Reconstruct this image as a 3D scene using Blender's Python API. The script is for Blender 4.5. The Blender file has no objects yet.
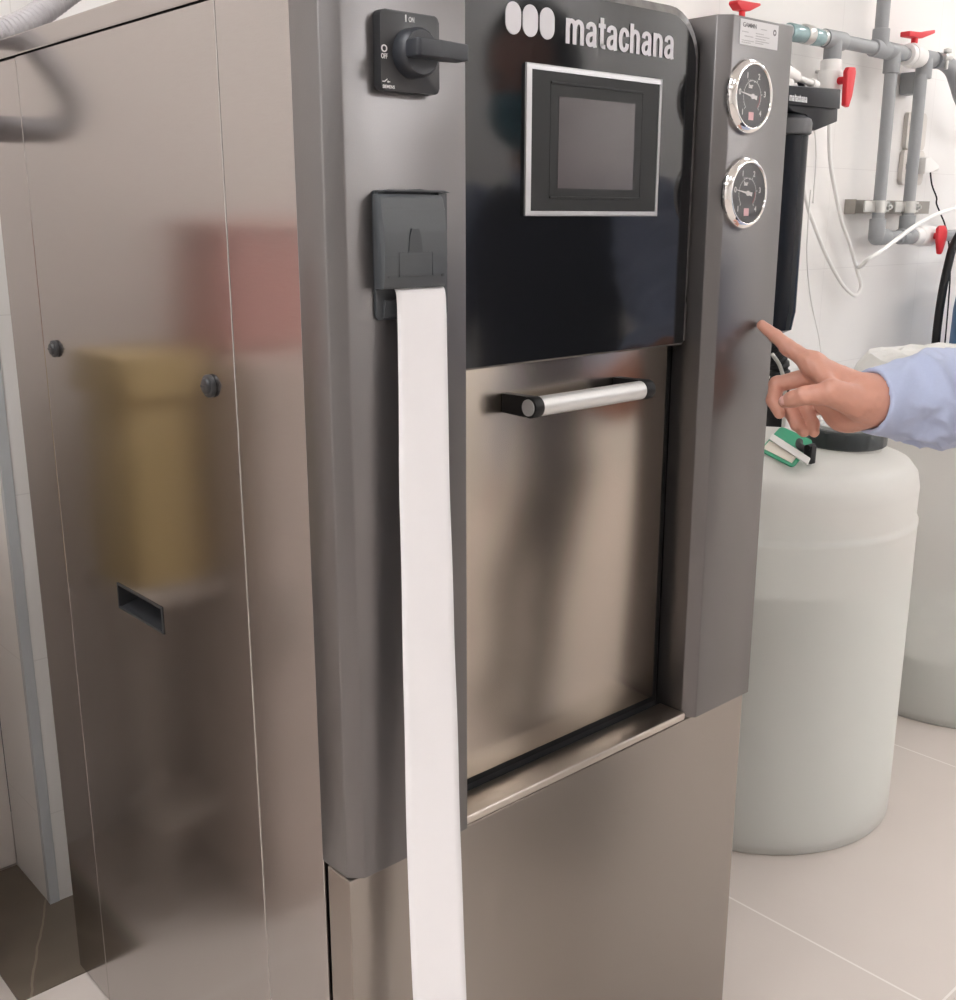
import bpy, bmesh, math, random
import numpy as np
from mathutils import Vector, Matrix, noise as mnoise
random.seed(4)
PI = math.pi
C = bpy.context.scene.collection
SC = bpy.context.scene

# ------------------------------------------------------------------ materials
def lin(c):
    return tuple(((x / 12.92) if x <= 0.04045 else ((x + 0.055) / 1.055) ** 2.4) for x in c)

def rgb(r, g, b):
    return lin((r / 255.0, g / 255.0, b / 255.0)) + (1.0,)

def mat(name, col, rough=0.5, metal=0.0, var=0.04, scale=40.0, bump=0.0, bump_scale=200.0, stretch=(1, 1, 1),
        spec=0.5, rough_var=0.0, coat=0.0, sss=0.0, sheen=0.0, emit=0.0):
    m = bpy.data.materials.new(name)
    m.use_nodes = True
    nt = m.node_tree
    b = nt.nodes['Principled BSDF']
    tc = nt.nodes.new('ShaderNodeTexCoord')
    mp = nt.nodes.new('ShaderNodeMapping')
    mp.inputs['Scale'].default_value = stretch
    nt.links.new(tc.outputs['Object'], mp.inputs['Vector'])
    nz = nt.nodes.new('ShaderNodeTexNoise')
    nz.inputs['Scale'].default_value = scale
    nz.inputs['Detail'].default_value = 3
    nt.links.new(mp.outputs['Vector'], nz.inputs['Vector'])
    mx = nt.nodes.new('ShaderNodeMix')
    mx.data_type = 'RGBA'
    lo = tuple(max(0, x * (1 - var)) for x in col[:3]) + (1,)
    hi = tuple(min(1, x * (1 + var)) for x in col[:3]) + (1,)
    mx.inputs[6].default_value = lo
    mx.inputs[7].default_value = hi
    nt.links.new(nz.outputs['Fac'], mx.inputs[0])
    nt.links.new(mx.outputs[2], b.inputs['Base Color'])
    b.inputs['Roughness'].default_value = rough
    b.inputs['Metallic'].default_value = metal
    b.inputs['Specular IOR Level'].default_value = spec
    b.inputs['Coat Weight'].default_value = coat
    b.inputs['Coat Roughness'].default_value = 0.05
    if sss:
        b.inputs['Subsurface Weight'].default_value = sss
        b.inputs['Subsurface Radius'].default_value = (0.012, 0.005, 0.003)
    if sheen:
        b.inputs['Sheen Weight'].default_value = sheen
    if emit:
        b.inputs['Emission Color'].default_value = col
        b.inputs['Emission Strength'].default_value = emit
    if rough_var:
        mr = nt.nodes.new('ShaderNodeMapRange')
        mr.inputs['To Min'].default_value = max(0.02, rough - rough_var)
        mr.inputs['To Max'].default_value = rough + rough_var
        nt.links.new(nz.outputs['Fac'], mr.inputs['Value'])
        nt.links.new(mr.outputs['Result'], b.inputs['Roughness'])
    if bump:
        n2 = nt.nodes.new('ShaderNodeTexNoise')
        n2.inputs['Scale'].default_value = bump_scale
        n2.inputs['Detail'].default_value = 2
        nt.links.new(mp.outputs['Vector'], n2.inputs['Vector'])
        bp = nt.nodes.new('ShaderNodeBump')
        bp.inputs['Strength'].default_value = bump
        bp.inputs['Distance'].default_value = 0.002
        nt.links.new(n2.outputs['Fac'], bp.inputs['Height'])
        nt.links.new(bp.outputs['Normal'], b.inputs['Normal'])
    return m

def tile_mat(name, col, grout, ax, size, off, width, rough=0.3, var=0.03, cloud=2.0, soft=0.5):
    """large tiles: grout where fract((p-off)/size) falls within the joint; ax picks the two axes used"""
    m = mat(name, col, rough, 0, var, cloud, spec=0.5)
    nt = m.node_tree
    b = nt.nodes['Principled BSDF']
    src = b.inputs['Base Color'].links[0].from_socket
    tc = nt.nodes.new('ShaderNodeTexCoord')
    sp = nt.nodes.new('ShaderNodeSeparateXYZ')
    nt.links.new(tc.outputs['Object'], sp.inputs[0])
    outs = []
    for a, s, o in zip(ax, size, off):
        def M(op, x, y):
            n = nt.nodes.new('ShaderNodeMath')
            n.operation = op
            for i, v in enumerate((x, y)):
                if v is None: continue
                if isinstance(v, (int, float)): n.inputs[i].default_value = v
                else: nt.links.new(v, n.inputs[i])
            return n.outputs[0]
        v = M('SUBTRACT', sp.outputs[a], o)
        v = M('PINGPONG', v, s / 2.0)
        outs.append(M('LESS_THAN', v, width / 2.0))
    mxn = nt.nodes.new('ShaderNodeMath')
    mxn.operation = 'MAXIMUM'
    nt.links.new(outs[0], mxn.inputs[0])
    nt.links.new(outs[1], mxn.inputs[1])
    mul = nt.nodes.new('ShaderNodeMath')
    mul.operation = 'MULTIPLY'
    nt.links.new(mxn.outputs[0], mul.inputs[0])
    mul.inputs[1].default_value = soft
    mx = nt.nodes.new('ShaderNodeMix')
    mx.data_type = 'RGBA'
    nt.links.new(mul.outputs[0], mx.inputs[0])
    nt.links.new(src, mx.inputs[6])
    mx.inputs[7].default_value = grout
    nt.links.new(mx.outputs[2], b.inputs['Base Color'])
    return m

def steel_mat(name, col, rough, grain, aniso_dir=None, wave=0.0):
    m = mat(name, col, rough, 1.0, 0.04, grain[0], stretch=grain[1], rough_var=0.02)
    nt = m.node_tree
    b = nt.nodes['Principled BSDF']
    if wave:
        tc = nt.nodes.new('ShaderNodeTexCoord')
        nz = nt.nodes.new('ShaderNodeTexNoise')
        nz.inputs['Scale'].default_value = 2.2
        nz.inputs['Detail'].default_value = 1
        nt.links.new(tc.outputs['Object'], nz.inputs['Vector'])
        bp = nt.nodes.new('ShaderNodeBump')
        bp.inputs['Strength'].default_value = 1.0
        bp.inputs['Distance'].default_value = wave
        nt.links.new(nz.outputs['Fac'], bp.inputs['Height'])
        nt.links.new(bp.outputs['Normal'], b.inputs['Normal'])
    return m

MT = {}
MT['steel'] = steel_mat('brushed_steel', (0.435, 0.414, 0.403, 1), 0.165, (60.0, (1, 1, 14)), wave=0.004)
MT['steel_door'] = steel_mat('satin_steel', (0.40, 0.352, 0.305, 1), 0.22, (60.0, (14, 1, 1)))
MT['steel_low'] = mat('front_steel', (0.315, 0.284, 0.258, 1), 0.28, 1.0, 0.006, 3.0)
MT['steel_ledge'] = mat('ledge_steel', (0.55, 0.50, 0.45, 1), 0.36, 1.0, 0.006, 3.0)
MT['paint'] = mat('grey_metallic_paint', (0.180, 0.172, 0.172, 1), 0.33, 0.85, 0.05, 900.0, bump=0.05, bump_scale=900)
MT['carcass'] = mat('dark_carcass', (0.03, 0.03, 0.032, 1), 0.6)
MT['gasket'] = mat('black_gasket', (0.012, 0.012, 0.013, 1), 0.5)
MT['recess'] = mat('dark_grey_recess', (0.06, 0.06, 0.064, 1), 0.45)
MT['fascia'] = mat('black_glossy_acrylic', (0.010, 0.0105, 0.012, 1), 0.085, 0, 0.1, 300, spec=0.5, bump=0.004, bump_scale=6)
MT['fascia_edge'] = mat('worn_acrylic_edge', (0.20, 0.19, 0.185, 1), 0.25, 0.2, 0.6, 70, spec=0.6)
MT['logo'] = mat('pale_grey_print', rgb(214, 212, 216), 0.45)
MT['silver'] = mat('silver_plastic', rgb(203, 203, 205), 0.35, 0.25, 0.03)
MT['bezel'] = mat('dark_bezel', (0.016, 0.017, 0.017, 1), 0.5, spec=0.3)
MT['screen'] = mat('screen_off', (0.085, 0.075, 0.078, 1), 0.22, 0, 0.03, spec=0.6)
MT['black'] = mat('black_plastic', (0.028, 0.029, 0.032, 1), 0.38, 0, 0.05, 300)
MT['blacksoft'] = mat('dark_knob_plastic', (0.022, 0.025, 0.032, 1), 0.45, 0, 0.05, 300)
MT['printer'] = mat('slate_printer_plastic', (0.062, 0.068, 0.075, 1), 0.42, 0, 0.05, 400, bump=0.03, bump_scale=800)
MT['printer_dark'] = mat('slate_printer_dark_plastic', (0.045, 0.05, 0.056, 1), 0.45)  # darker slate for body, flap outline and thumb scoop
MT['white_print'] = mat('white_print', rgb(225, 225, 225), 0.5)
MT['alu'] = mat('satin_aluminium', (0.72, 0.715, 0.70, 1), 0.42, 0.5, 0.02, 400)
MT['alu_cap'] = mat('aluminium_cap', (0.62, 0.62, 0.63, 1), 0.4, 0.5)
MT['chrome'] = mat('chrome', (0.86, 0.85, 0.84, 1), 0.07, 1.0, 0.02)
MT['dial'] = mat('dial_black', (0.035, 0.034, 0.038, 1), 0.45)
MT['dial_white'] = mat('dial_white', rgb(220, 216, 216), 0.5)
MT['dial_red'] = mat('dial_red', rgb(130, 55, 62), 0.5)
MT['dial_pink'] = mat('dial_pink', rgb(225, 175, 180), 0.5)
MT['sticker'] = mat('silver_sticker', rgb(212, 210, 211), 0.4, 0.1)
MT['sticker_ink'] = mat('sticker_ink', rgb(112, 108, 110), 0.5)
MT['sticker_pale'] = mat('sticker_pale_ink', rgb(176, 173, 174), 0.5)
MT['paper'] = mat('thermal_paper', rgb(238, 236, 238), 0.55, 0, 0.012, 30, bump=0.10, bump_scale=25)
MT['pvc'] = mat('grey_pvc', rgb(150, 152, 154), 0.42, 0, 0.05, 30)
MT['pvc_dark'] = mat('dark_grey_pvc', rgb(118, 120, 122), 0.45, 0, 0.05, 30)
MT['white_plastic'] = mat('white_plastic', rgb(238, 235, 232), 0.38, 0, 0.02)
MT['ivory'] = mat('ivory_plastic', rgb(214, 208, 201), 0.4, 0, 0.02)
MT['red'] = mat('red_plastic', rgb(214, 42, 52), 0.4, 0, 0.05)
MT['zinc'] = mat('zinc_plated', (0.62, 0.62, 0.60, 1), 0.3, 0.9, 0.08, 60)
MT['rail'] = mat('galvanised_rail', (0.38, 0.36, 0.33, 1), 0.4, 0.8, 0.1, 40)
MT['rubber'] = mat('black_rubber', (0.010, 0.010, 0.011, 1), 0.5, spec=0.3)
MT['filter'] = mat('blue_black_filter', (0.006, 0.008, 0.013, 1), 0.25, 0, 0.05, spec=0.25)
MT['filter_grey'] = mat('filter_collar_grey', (0.075, 0.075, 0.08, 1), 0.4)
MT['teal'] = mat('teal_coupling', rgb(146, 172, 174), 0.15, 0.2, 0.1, 60)
MT['tube'] = mat('white_tubing', rgb(238, 236, 233), 0.35, 0, 0.02)
MT['hose'] = mat('grey_corrugated', rgb(176, 172, 174), 0.42, 0, 0.05, 60)
MT['blue'] = mat('blue_drum', rgb(48, 104, 152), 0.4, 0, 0.05, 10)
MT['green'] = mat('green_card', rgb(42, 158, 118), 0.45, 0, 0.04, 30)
MT['card'] = mat('white_card', rgb(232, 224, 210), 0.5, 0, 0.03)
MT['cap'] = mat('black_cap', (0.026, 0.032, 0.034, 1), 0.42, 0, 0.1, 80, bump=0.05, bump_scale=120)
MT['cap_top'] = mat('grey_clear_cap_disc', rgb(172, 174, 172), 0.15, 0, 0.03, 10)
MT['skin'] = mat('skin', rgb(206, 151, 132), 0.45, 0, 0.08, 45, bump=0.16, bump_scale=260, sss=0.12)
MT['nail'] = mat('fingernail', rgb(226, 176, 166), 0.28, 0, 0.03)
MT['shirt'] = mat('blue_shirt_cloth', rgb(180, 190, 219), 0.75, 0, 0.05, 300, bump=0.12, bump_scale=900, sheen=0.2)
MT['vest'] = mat('navy_cloth', (0.012, 0.016, 0.035, 1), 0.8, 0, 0.1, 100)
MT['trousers'] = mat('charcoal_cloth', (0.03, 0.03, 0.035, 1), 0.8, 0, 0.1, 100)
MT['hair'] = mat('dark_hair', (0.01, 0.009, 0.008, 1), 0.5, 0, 0.3, 200)
MT['mask'] = mat('teal_mask', rgb(66, 140, 160), 0.7)
MT['eye'] = mat('dark_eye', (0.02, 0.012, 0.01, 1), 0.2)
MT['shoe'] = mat('black_shoe', (0.015, 0.015, 0.016, 1), 0.4)
MT['yellow'] = mat('yellow_bin', rgb(206, 182, 132), 0.5)
MT['bin_red'] = mat('red_box', rgb(208, 160, 153), 0.5)
MT['cart'] = mat('grey_cart', rgb(186, 176, 168), 0.5)
MT['cart_pale'] = mat('pale_cabinet', rgb(216, 202, 194), 0.5)
MT['lamp'] = mat('lamp_diffuser', (0.97, 0.97, 0.98, 1), 0.5, 0, 0.0, emit=1.0)
MT['lamp_bright'] = mat('lamp_diffuser_bright', (0.97, 0.97, 0.98, 1), 0.5, 0, 0.0, emit=1.0)
MT['lamp_left_fill'] = mat('fill_diffuser_left', (0.97, 0.97, 0.98, 1), 0.5, 0, 0.0, emit=1.0)  # unseen panels on the left, boosted to brighten what the side panel mirrors
MT['lamp_front_fill'] = mat('fill_diffuser_front', (0.97, 0.97, 0.98, 1), 0.5, 0, 0.0, emit=1.0)  # unseen panels at the front, boosted to brighten the column tops
MT['lampframe'] = mat('white_lamp_frame', rgb(235, 235, 235), 0.4)
MT['corner'] = mat('grey_aluminium_trim', rgb(192, 195, 198), 0.4, 0.0, 0.02)
MT['doorleaf'] = mat('white_door_laminate', rgb(226, 219, 214), 0.35, 0, 0.02, 5)
MT['ceiling'] = mat('white_ceiling', rgb(238, 236, 232), 0.8, 0, 0.02, 8)
MT['wall'] = tile_mat('white_wall_tile', rgb(236, 233, 230), rgb(212, 208, 205), (0, 2), (0.6, 0.297), (3.074, 0.18), 0.002, 0.38, 0.012, 3.0, 0.5)
MT['wall_x'] = tile_mat('white_wall_tile_side', rgb(236, 233, 230), rgb(212, 208, 205), (1, 2), (0.6, 0.297), (0.2, 0.18), 0.002, 0.38, 0.012, 3.0, 0.5)
MT['floor'] = tile_mat('beige_floor_tile', rgb(210, 200, 193), rgb(236, 230, 225), (0, 1), (0.8, 0.8), (1.53, 0.605), 0.004, 0.34, 0.035, 3.5, 0.85)

def stone():
    m = mat('dark_stone', rgb(104, 94, 82), 0.3, 0, 0.35, 5.0)
    nt = m.node_tree
    b = nt.nodes['Principled BSDF']
    src = b.inputs['Base Color'].links[0].from_socket
    tc = nt.nodes.new('ShaderNodeTexCoord')
    nz = nt.nodes.new('ShaderNodeTexNoise')
    nz.inputs['Scale'].default_value = 4.0
    nz.inputs['Detail'].default_value = 4
    nt.links.new(tc.outputs['Object'], nz.inputs['Vector'])
    # one pale vein: narrow band of a distorted coordinate
    sp = nt.nodes.new('ShaderNodeSeparateXYZ')
    nt.links.new(tc.outputs['Object'], sp.inputs[0])
    def M(op, x, y):
        n = nt.nodes.new('ShaderNodeMath')
        n.operation = op
        for i, v in enumerate((x, y)):
            if isinstance(v, (int, float)): n.inputs[i].default_value = v
            else: nt.links.new(v, n.inputs[i])
        return n.outputs[0]
    a = M('MULTIPLY', sp.outputs[1], 0.5)
    a = M('SUBTRACT', sp.outputs[0], a)
    d = M('MULTIPLY', M('SUBTRACT', nz.outputs['Fac'], 0.5), 0.05)
    a = M('ABSOLUTE', M('ADD', M('ADD', a, d), 0.3345), 0.0)
    v = M('LESS_THAN', a, 0.0022)
    v = M('MULTIPLY', v, 0.35)
    mx = nt.nodes.new('ShaderNodeMix')
    mx.data_type = 'RGBA'
    nt.links.new(v, mx.inputs[0])
    nt.links.new(src, mx.inputs[6])
    mx.inputs[7].default_value = rgb(170, 158, 140)
    nt.links.new(mx.outputs[2], b.inputs['Base Color'])
    return m
MT['stone'] = stone()

def translucent_plastic(name, col, clear):
    m = mat(name, col, 0.35, 0, 0.01, 6)
    nt = m.node_tree
    b = nt.nodes['Principled BSDF']
    out = nt.nodes['Material Output']
    tl = nt.nodes.new('ShaderNodeBsdfTranslucent')
    tl.inputs['Color'].default_value = col
    a1 = nt.nodes.new('ShaderNodeMixShader')
    a1.inputs[0].default_value = 0.35
    nt.links.new(b.outputs[0], a1.inputs[1])
    nt.links.new(tl.outputs[0], a1.inputs[2])
    tr = nt.nodes.new('ShaderNodeBsdfTransparent')
    tr.inputs['Color'].default_value = (0.93, 0.94, 0.93, 1)
    a2 = nt.nodes.new('ShaderNodeMixShader')
    a2.inputs[0].default_value = clear
    nt.links.new(a1.outputs[0], a2.inputs[1])
    nt.links.new(tr.outputs[0], a2.inputs[2])
    nt.links.new(a2.outputs[0], out.inputs['Surface'])
    return m
MT['tank'] = translucent_plastic('milky_polyethylene', rgb(243, 240, 236), 0.24)
MT['film'] = translucent_plastic('clear_plastic_film', rgb(250, 249, 246), 0.15)
MT['water'] = mat('tank_water', rgb(216, 228, 225), 0.2, 0, 0.02, 5)
def glass_mat():
    m = bpy.data.materials.new('gauge_glass')
    m.use_nodes = True
    nt = m.node_tree
    out = nt.nodes['Material Output']
    nt.nodes.remove(nt.nodes['Principled BSDF'])
    tr = nt.nodes.new('ShaderNodeBsdfTransparent')
    gl = nt.nodes.new('ShaderNodeBsdfGlossy')
    gl.inputs['Roughness'].default_value = 0.03
    mx = nt.nodes.new('ShaderNodeMixShader')
    mx.inputs[0].default_value = 0.05
    nt.links.new(tr.outputs[0], mx.inputs[1])
    nt.links.new(gl.outputs[0], mx.inputs[2])
    nt.links.new(mx.outputs[0], out.inputs['Surface'])
    return m
MT['glass'] = glass_mat()

# ------------------------------------------------------------------ builders
def rootloc(o):
    v = Vector((0, 0, 0))
    while o is not None:
        v += o.location
        o = o.parent
    return v

def obj(name, bm, m, parent=None, smooth=False, label=None):
    """world-space bmesh (or mesh) -> one mesh object, parented"""
    if isinstance(bm, bmesh.types.BMesh):
        me = bpy.data.meshes.new(name)
        bmesh.ops.recalc_face_normals(bm, faces=bm.faces)
        bm.to_mesh(me)
        bm.free()
    else:
        me = bm
    if parent is not None:
        me.transform(Matrix.Translation(-rootloc(parent)))
    for mm in (m if isinstance(m, (list, tuple)) else [m]):
        me.materials.append(MT[mm])
    if smooth:
        me.polygons.foreach_set('use_smooth', [True] * len(me.polygons))
        if smooth != 'all':
            try: me.set_sharp_from_angle(angle=math.radians(38))
            except Exception: pass
    o = bpy.data.objects.new(name, me)
    C.objects.link(o)
    o.parent = parent
    if label: o['label'] = label
    return o

def tag(o, label, cat, group=None, kind=None):
    o['label'] = label
    o['category'] = cat
    if group: o['group'] = group
    if kind: o['kind'] = kind
    return o

def thing(name, label, cat, loc=(0, 0, 0), group=None):
    o = bpy.data.objects.new(name, None)
    o.empty_display_size = 0.05
    C.objects.link(o)
    o.location = loc
    return tag(o, label, cat, group)

def B(): return bmesh.new()

def box(bm, x0, x1, y0, y1, z0, z1, bev=0.0, seg=2, mi=0):
    r = bmesh.ops.create_cube(bm, size=1.0)
    vs = r['verts']
    for v in vs:
        v.co = Vector(((x0 + x1) / 2 + v.co.x * (x1 - x0), (y0 + y1) / 2 + v.co.y * (y1 - y0), (z0 + z1) / 2 + v.co.z * (z1 - z0)))
    fs = set(f for v in vs for f in v.link_faces)
    for f in fs: f.material_index = mi
    if bev:
        es = list(set(e for v in vs for e in v.link_edges))
        bmesh.ops.bevel(bm, geom=es, offset=bev, segments=seg, affect='EDGES', profile=0.5, clamp_overlap=True)
    return bm

def prism(bm, pts, axis, a0, a1, bev=0.0, mi=0):
    """extrude a 2-D polygon along axis ('x','y','z'); pts in the other two axes (ordered x,y,z)"""
    def P(u, v, a):
        return {'x': (a, u, v), 'y': (u, a, v), 'z': (u, v, a)}[axis]
    v0 = [bm.verts.new(P(u, v, a0)) for u, v in pts]
    v1 = [bm.verts.new(P(u, v, a1)) for u, v in pts]
    n = len(pts)
    fs = [bm.faces.new(v0), bm.faces.new(v1[::-1])]
    for i in range(n):
        fs.append(bm.faces.new((v0[i], v0[(i + 1) % n], v1[(i + 1) % n], v1[i])))
    for f in fs: f.material_index = mi
    if bev:
        es = list(set(e for f in fs for e in f.edges))
        bmesh.ops.bevel(bm, geom=es, offset=bev, segments=2, affect='EDGES', profile=0.5, clamp_overlap=True)
    return bm

def frame_of(d):
    d = d.normalized()
    up = Vector((0, 0, 1)) if abs(d.z) < 0.95 else Vector((1, 0, 0))
    u = d.cross(up).normalized()
    return u, d.cross(u).normalized()

def cyl(bm, p0, p1, r0, r1=None, n=24, bev=0.0, mi=0, cap=True):
    p0, p1 = Vector(p0), Vector(p1)
    r1 = r0 if r1 is None else r1
    u, w = frame_of(p1 - p0)
    prof = [(0.0, r0), (1.0, r1)]
    L = (p1 - p0).length
    if bev:
        prof = [(0.0, r0 - bev), (bev * 0.3 / L, r0 - bev * 0.3), (bev / L, r0), (1 - bev / L, r1), (1 - bev * 0.3 / L, r1 - bev * 0.3), (1.0, r1 - bev)]
    rings = []
    for t, r in prof:
        c = p0.lerp(p1, t)
        rings.append([bm.verts.new(c + (u * math.cos(2 * PI * i / n) + w * math.sin(2 * PI * i / n)) * r) for i in range(n)])
    for a, b in zip(rings, rings[1:]):
        for i in range(n):
            bm.faces.new((a[i], a[(i + 1) % n], b[(i + 1) % n], b[i])).material_index = mi
    if cap:
        bm.faces.new(rings[0][::-1]).material_index = mi
        bm.faces.new(rings[-1]).material_index = mi
    return bm

def lathe(bm, cx, cy, prof, n=64, mi=0, close=True):
    rings = []
    for r, z in prof:
        if r <= 1e-6:
            rings.append([bm.verts.new((cx, cy, z))])
        else:
            rings.append([bm.verts.new((cx + r * math.cos(2 * PI * i / n), cy + r * math.sin(2 * PI * i / n), z)) for i in range(n)])
    for a, b in zip(rings, rings[1:]):
        for i in range(n):
            j = (i + 1) % n
            if len(a) == 1 and len(b) == 1: continue
            if len(a) == 1: f = bm.faces.new((a[0], b[i], b[j]))
            elif len(b) == 1: f = bm.faces.new((a[i], a[j], b[0]))
            else: f = bm.faces.new((a[i], a[j], b[j], b[i]))
            f.material_index = mi
    return bm

def latheY(bm, cx, cz, prof, n=48, mi=0):
    """lathe about an axis parallel to Y; prof = (radius, y)"""
    rings = []
    for r, y in prof:
        if r <= 1e-6: rings.append([bm.verts.new((cx, y, cz))])
        else: rings.append([bm.verts.new((cx + r * math.cos(2 * PI * i / n), y, cz + r * math.sin(2 * PI * i / n))) for i in range(n)])
    for a, b in zip(rings, rings[1:]):
        for i in range(n):
            j = (i + 1) % n
            if len(a) == 1 and len(b) == 1: continue
            if len(a) == 1: f = bm.faces.new((a[0], b[i], b[j]))
            elif len(b) == 1: f = bm.faces.new((a[i], a[j], b[0]))
            else: f = bm.faces.new((a[i], a[j], b[j], b[i]))
            f.material_index = mi
    return bm

def catmull(pts, k=8):
    P = [Vector(p) for p in pts]
    P = [P[0] * 2 - P[1]] + P + [P[-1] * 2 - P[-2]]
    out = []
    for i in range(1, len(P) - 2):
        a, b, c, d = P[i - 1], P[i], P[i + 1], P[i + 2]
        for s in range(k):
            t = s / k
            out.append(0.5 * ((2 * b) + (c - a) * t + (2 * a - 5 * b + 4 * c - d) * t * t + (3 * b - a - 3 * c + d) * t ** 3))
    out.append(P[-2])
    return out

def tube(bm, pts, r, n=12, k=8, smooth=True, rfun=None, mi=0):
    path = catmull(pts, k) if smooth else [Vector(p) for p in pts]
    u = None
    rings = []
    s = 0.0
    for i, p in enumerate(path):
        d = (path[min(i + 1, len(path) - 1)] - path[max(i - 1, 0)]).normalized()
        if u is None: u, _ = frame_of(d)
        u = (u - d * u.dot(d)).normalized()
        w = d.cross(u)
        if i: s += (p - path[i - 1]).length
        rr = r if rfun is None else rfun(s)
        rings.append([bm.verts.new(p + (u * math.cos(2 * PI * j / n) + w * math.sin(2 * PI * j / n)) * rr) for j in range(n)])
    for a, b in zip(rings, rings[1:]):
        for j in range(n):
            bm.faces.new((a[j], a[(j + 1) % n], b[(j + 1) % n], b[j])).material_index = mi
    bm.faces.new(rings[0][::-1]); bm.faces.new(rings[-1])
    return bm

def arc_pts(c, r, a0, a1, n):
    return [(c[0] + r * math.cos(a0 + (a1 - a0) * i / n), c[1] + r * math.sin(a0 + (a1 - a0) * i / n)) for i in range(n + 1)]

def rrect(x0, x1, z0, z1, rs, n=6):
    """rounded rectangle polygon; rs = radii (bottom-left, bottom-right, top-right, top-left)"""
    p = []
    for (cx, cz, a, r) in ((x0, z0, PI, rs[0]), (x1, z0, 1.5 * PI, rs[1]), (x1, z1, 0, rs[2]), (x0, z1, 0.5 * PI, rs[3])):
        ccx = cx + (r if cx == x0 else -r)
        ccz = cz + (r if cz == z0 else -r)
        p += arc_pts((ccx, ccz), r, a, a + PI / 2, n)
    return p

def ring_plate(bm, outer, inner, y_out, y_in, mi=0):
    """flat/bevelled ring between two polygons of equal length in XZ"""
    a = [bm.verts.new((x, y_out, z)) for x, z in outer]
    b = [bm.verts.new((x, y_in, z)) for x, z in inner]
    n = len(a)
    for i in range(n):
        bm.faces.new((a[i], a[(i + 1) % n], b[(i + 1) % n], b[i])).material_index = mi
    return a, b

def text_mesh(s, x, y, z, height, width=None, bold=0.0, depth=0.0006, spacing=1.0, align='LEFT'):
    """text in the XZ plane facing -Y with its baseline at z; height = cap/ascender height; width fits the line"""
    cu = bpy.data.curves.new('lettering', 'FONT')
    cu.body = s
    cu.size = 1.0
    cu.space_character = spacing
    cu.offset = bold
    cu.extrude = 0.01
    o = bpy.data.objects.new('lettering_tmp', cu)
    C.objects.link(o)
    dg = bpy.context.evaluated_depsgraph_get()
    me = bpy.data.meshes.new_from_object(o.evaluated_get(dg))
    bpy.data.objects.remove(o)
    bpy.data.curves.remove(cu)
    co = np.array([v.co[:] for v in me.vertices])
    mn, mx = co.min(0), co.max(0)
    sz = height / mx[1]
    sx = sz if width is None else width / (mx[0] - mn[0])
    w = sx * (mx[0] - mn[0])
    x0 = x if align == 'LEFT' else x - w / 2
    for v in me.vertices:
        c = v.co.copy()
        v.co = Vector((x0 + (c.x - mn[0]) * sx, y - c.z / 0.01 * depth, z + c.y * sz))
    return me

def ribbon(bm, pts, w, y, k=6, sm=True):
    """flat stroke of width w along pts (x, z) in the plane y, facing -Y"""
    P = catmull([(a, 0, b) for a, b in pts], k) if sm and len(pts) > 2 else [Vector((a, 0, b)) for a, b in pts]
    L_, R_ = [], []
    for i, p in enumerate(P):
        d = (P[min(i + 1, len(P) - 1)] - P[max(i - 1, 0)]).normalized()
        n = Vector((-d.z, 0, d.x)) * (w / 2)
        L_.append(bm.verts.new((p.x + n.x, y, p.z + n.z))); R_.append(bm.verts.new((p.x - n.x, y, p.z - n.z)))
    for i in range(len(P) - 1):
        bm.faces.new((L_[i], R_[i], R_[i + 1], L_[i + 1]))

GLYPH = {  # bold condensed strokes in an x-height of 1
    'm': (0.92, [[(.10, 0), (.10, 1)], [(.10, .62), (.14, .82), (.25, .915), (.36, .86), (.41, .70), (.41, .45), (.41, 0)], [(.41, .62), (.46, .82), (.57, .915), (.69, .86), (.74, .70), (.74, .45), (.74, 0)]]),
    'n': (0.60, [[(.10, 0), (.10, 1)], [(.10, .62), (.15, .82), (.26, .915), (.38, .86), (.43, .70), (.43, .45), (.43, 0)]]),
    'h': (0.60, [[(.10, 0), (.10, 1.22)], [(.10, .62), (.15, .82), (.26, .915), (.38, .86), (.43, .70), (.43, .45), (.43, 0)]]),
    'a': (0.58, [[(.09, .70), (.12, .84), (.24, .915), (.37, .86), (.41, .70), (.41, .40), (.42, .12), (.45, 0)], [(.41, .56), (.26, .52), (.13, .44), (.09, .27), (.13, .12), (.23, .085), (.35, .15), (.41, .30)]]),
    't': (0.40, [[(.17, 1.24), (.17, .25), (.19, .12), (.27, .08), (.34, .085)], [(0.0, .91), (.34, .91)]]),
    'c': (0.54, [[(.43, .64), (.39, .82), (.27, .915), (.14, .82), (.09, .5), (.14, .18), (.27, .085), (.39, .17), (.43, .36)]]),
}
def grotesk(s, x, y, z, xh, width, stroke=0.175):
    tot = sum(GLYPH[c][0] for c in s) - 0.08
    sx = width / tot / 1.0
    bm = B()
    cx = x
    k_ = 0
    for c in s:
        adv, strokes = GLYPH[c]
        for st in strokes:
            b2 = B()
            ribbon(b2, st, stroke, 0)
            k_ += 1
            m_ = bpy.data.meshes.new('g'); b2.to_mesh(m_); b2.free()
            for v in m_.vertices: v.co = Vector((cx + (v.co.x - 0.01) * sx, y - 0.00012 * (k_ % 4), z + v.co.z * xh))
            bm.from_mesh(m_); bpy.data.meshes.remove(m_)
        cx += adv * sx
    bmesh.ops.recalc_face_normals(bm, faces=bm.faces)
    return bm

def bm_of(me):
    bm = B()
    bm.from_mesh(me)
    bpy.data.meshes.remove(me)
    return bm

# ------------------------------------------------------------------ signed-distance modelling for the figure
def smin(a, b, k):
    h = np.clip(0.5 + 0.5 * (b - a) / k, 0, 1)
    return b * (1 - h) + a * h - k * h * (1 - h)

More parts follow.
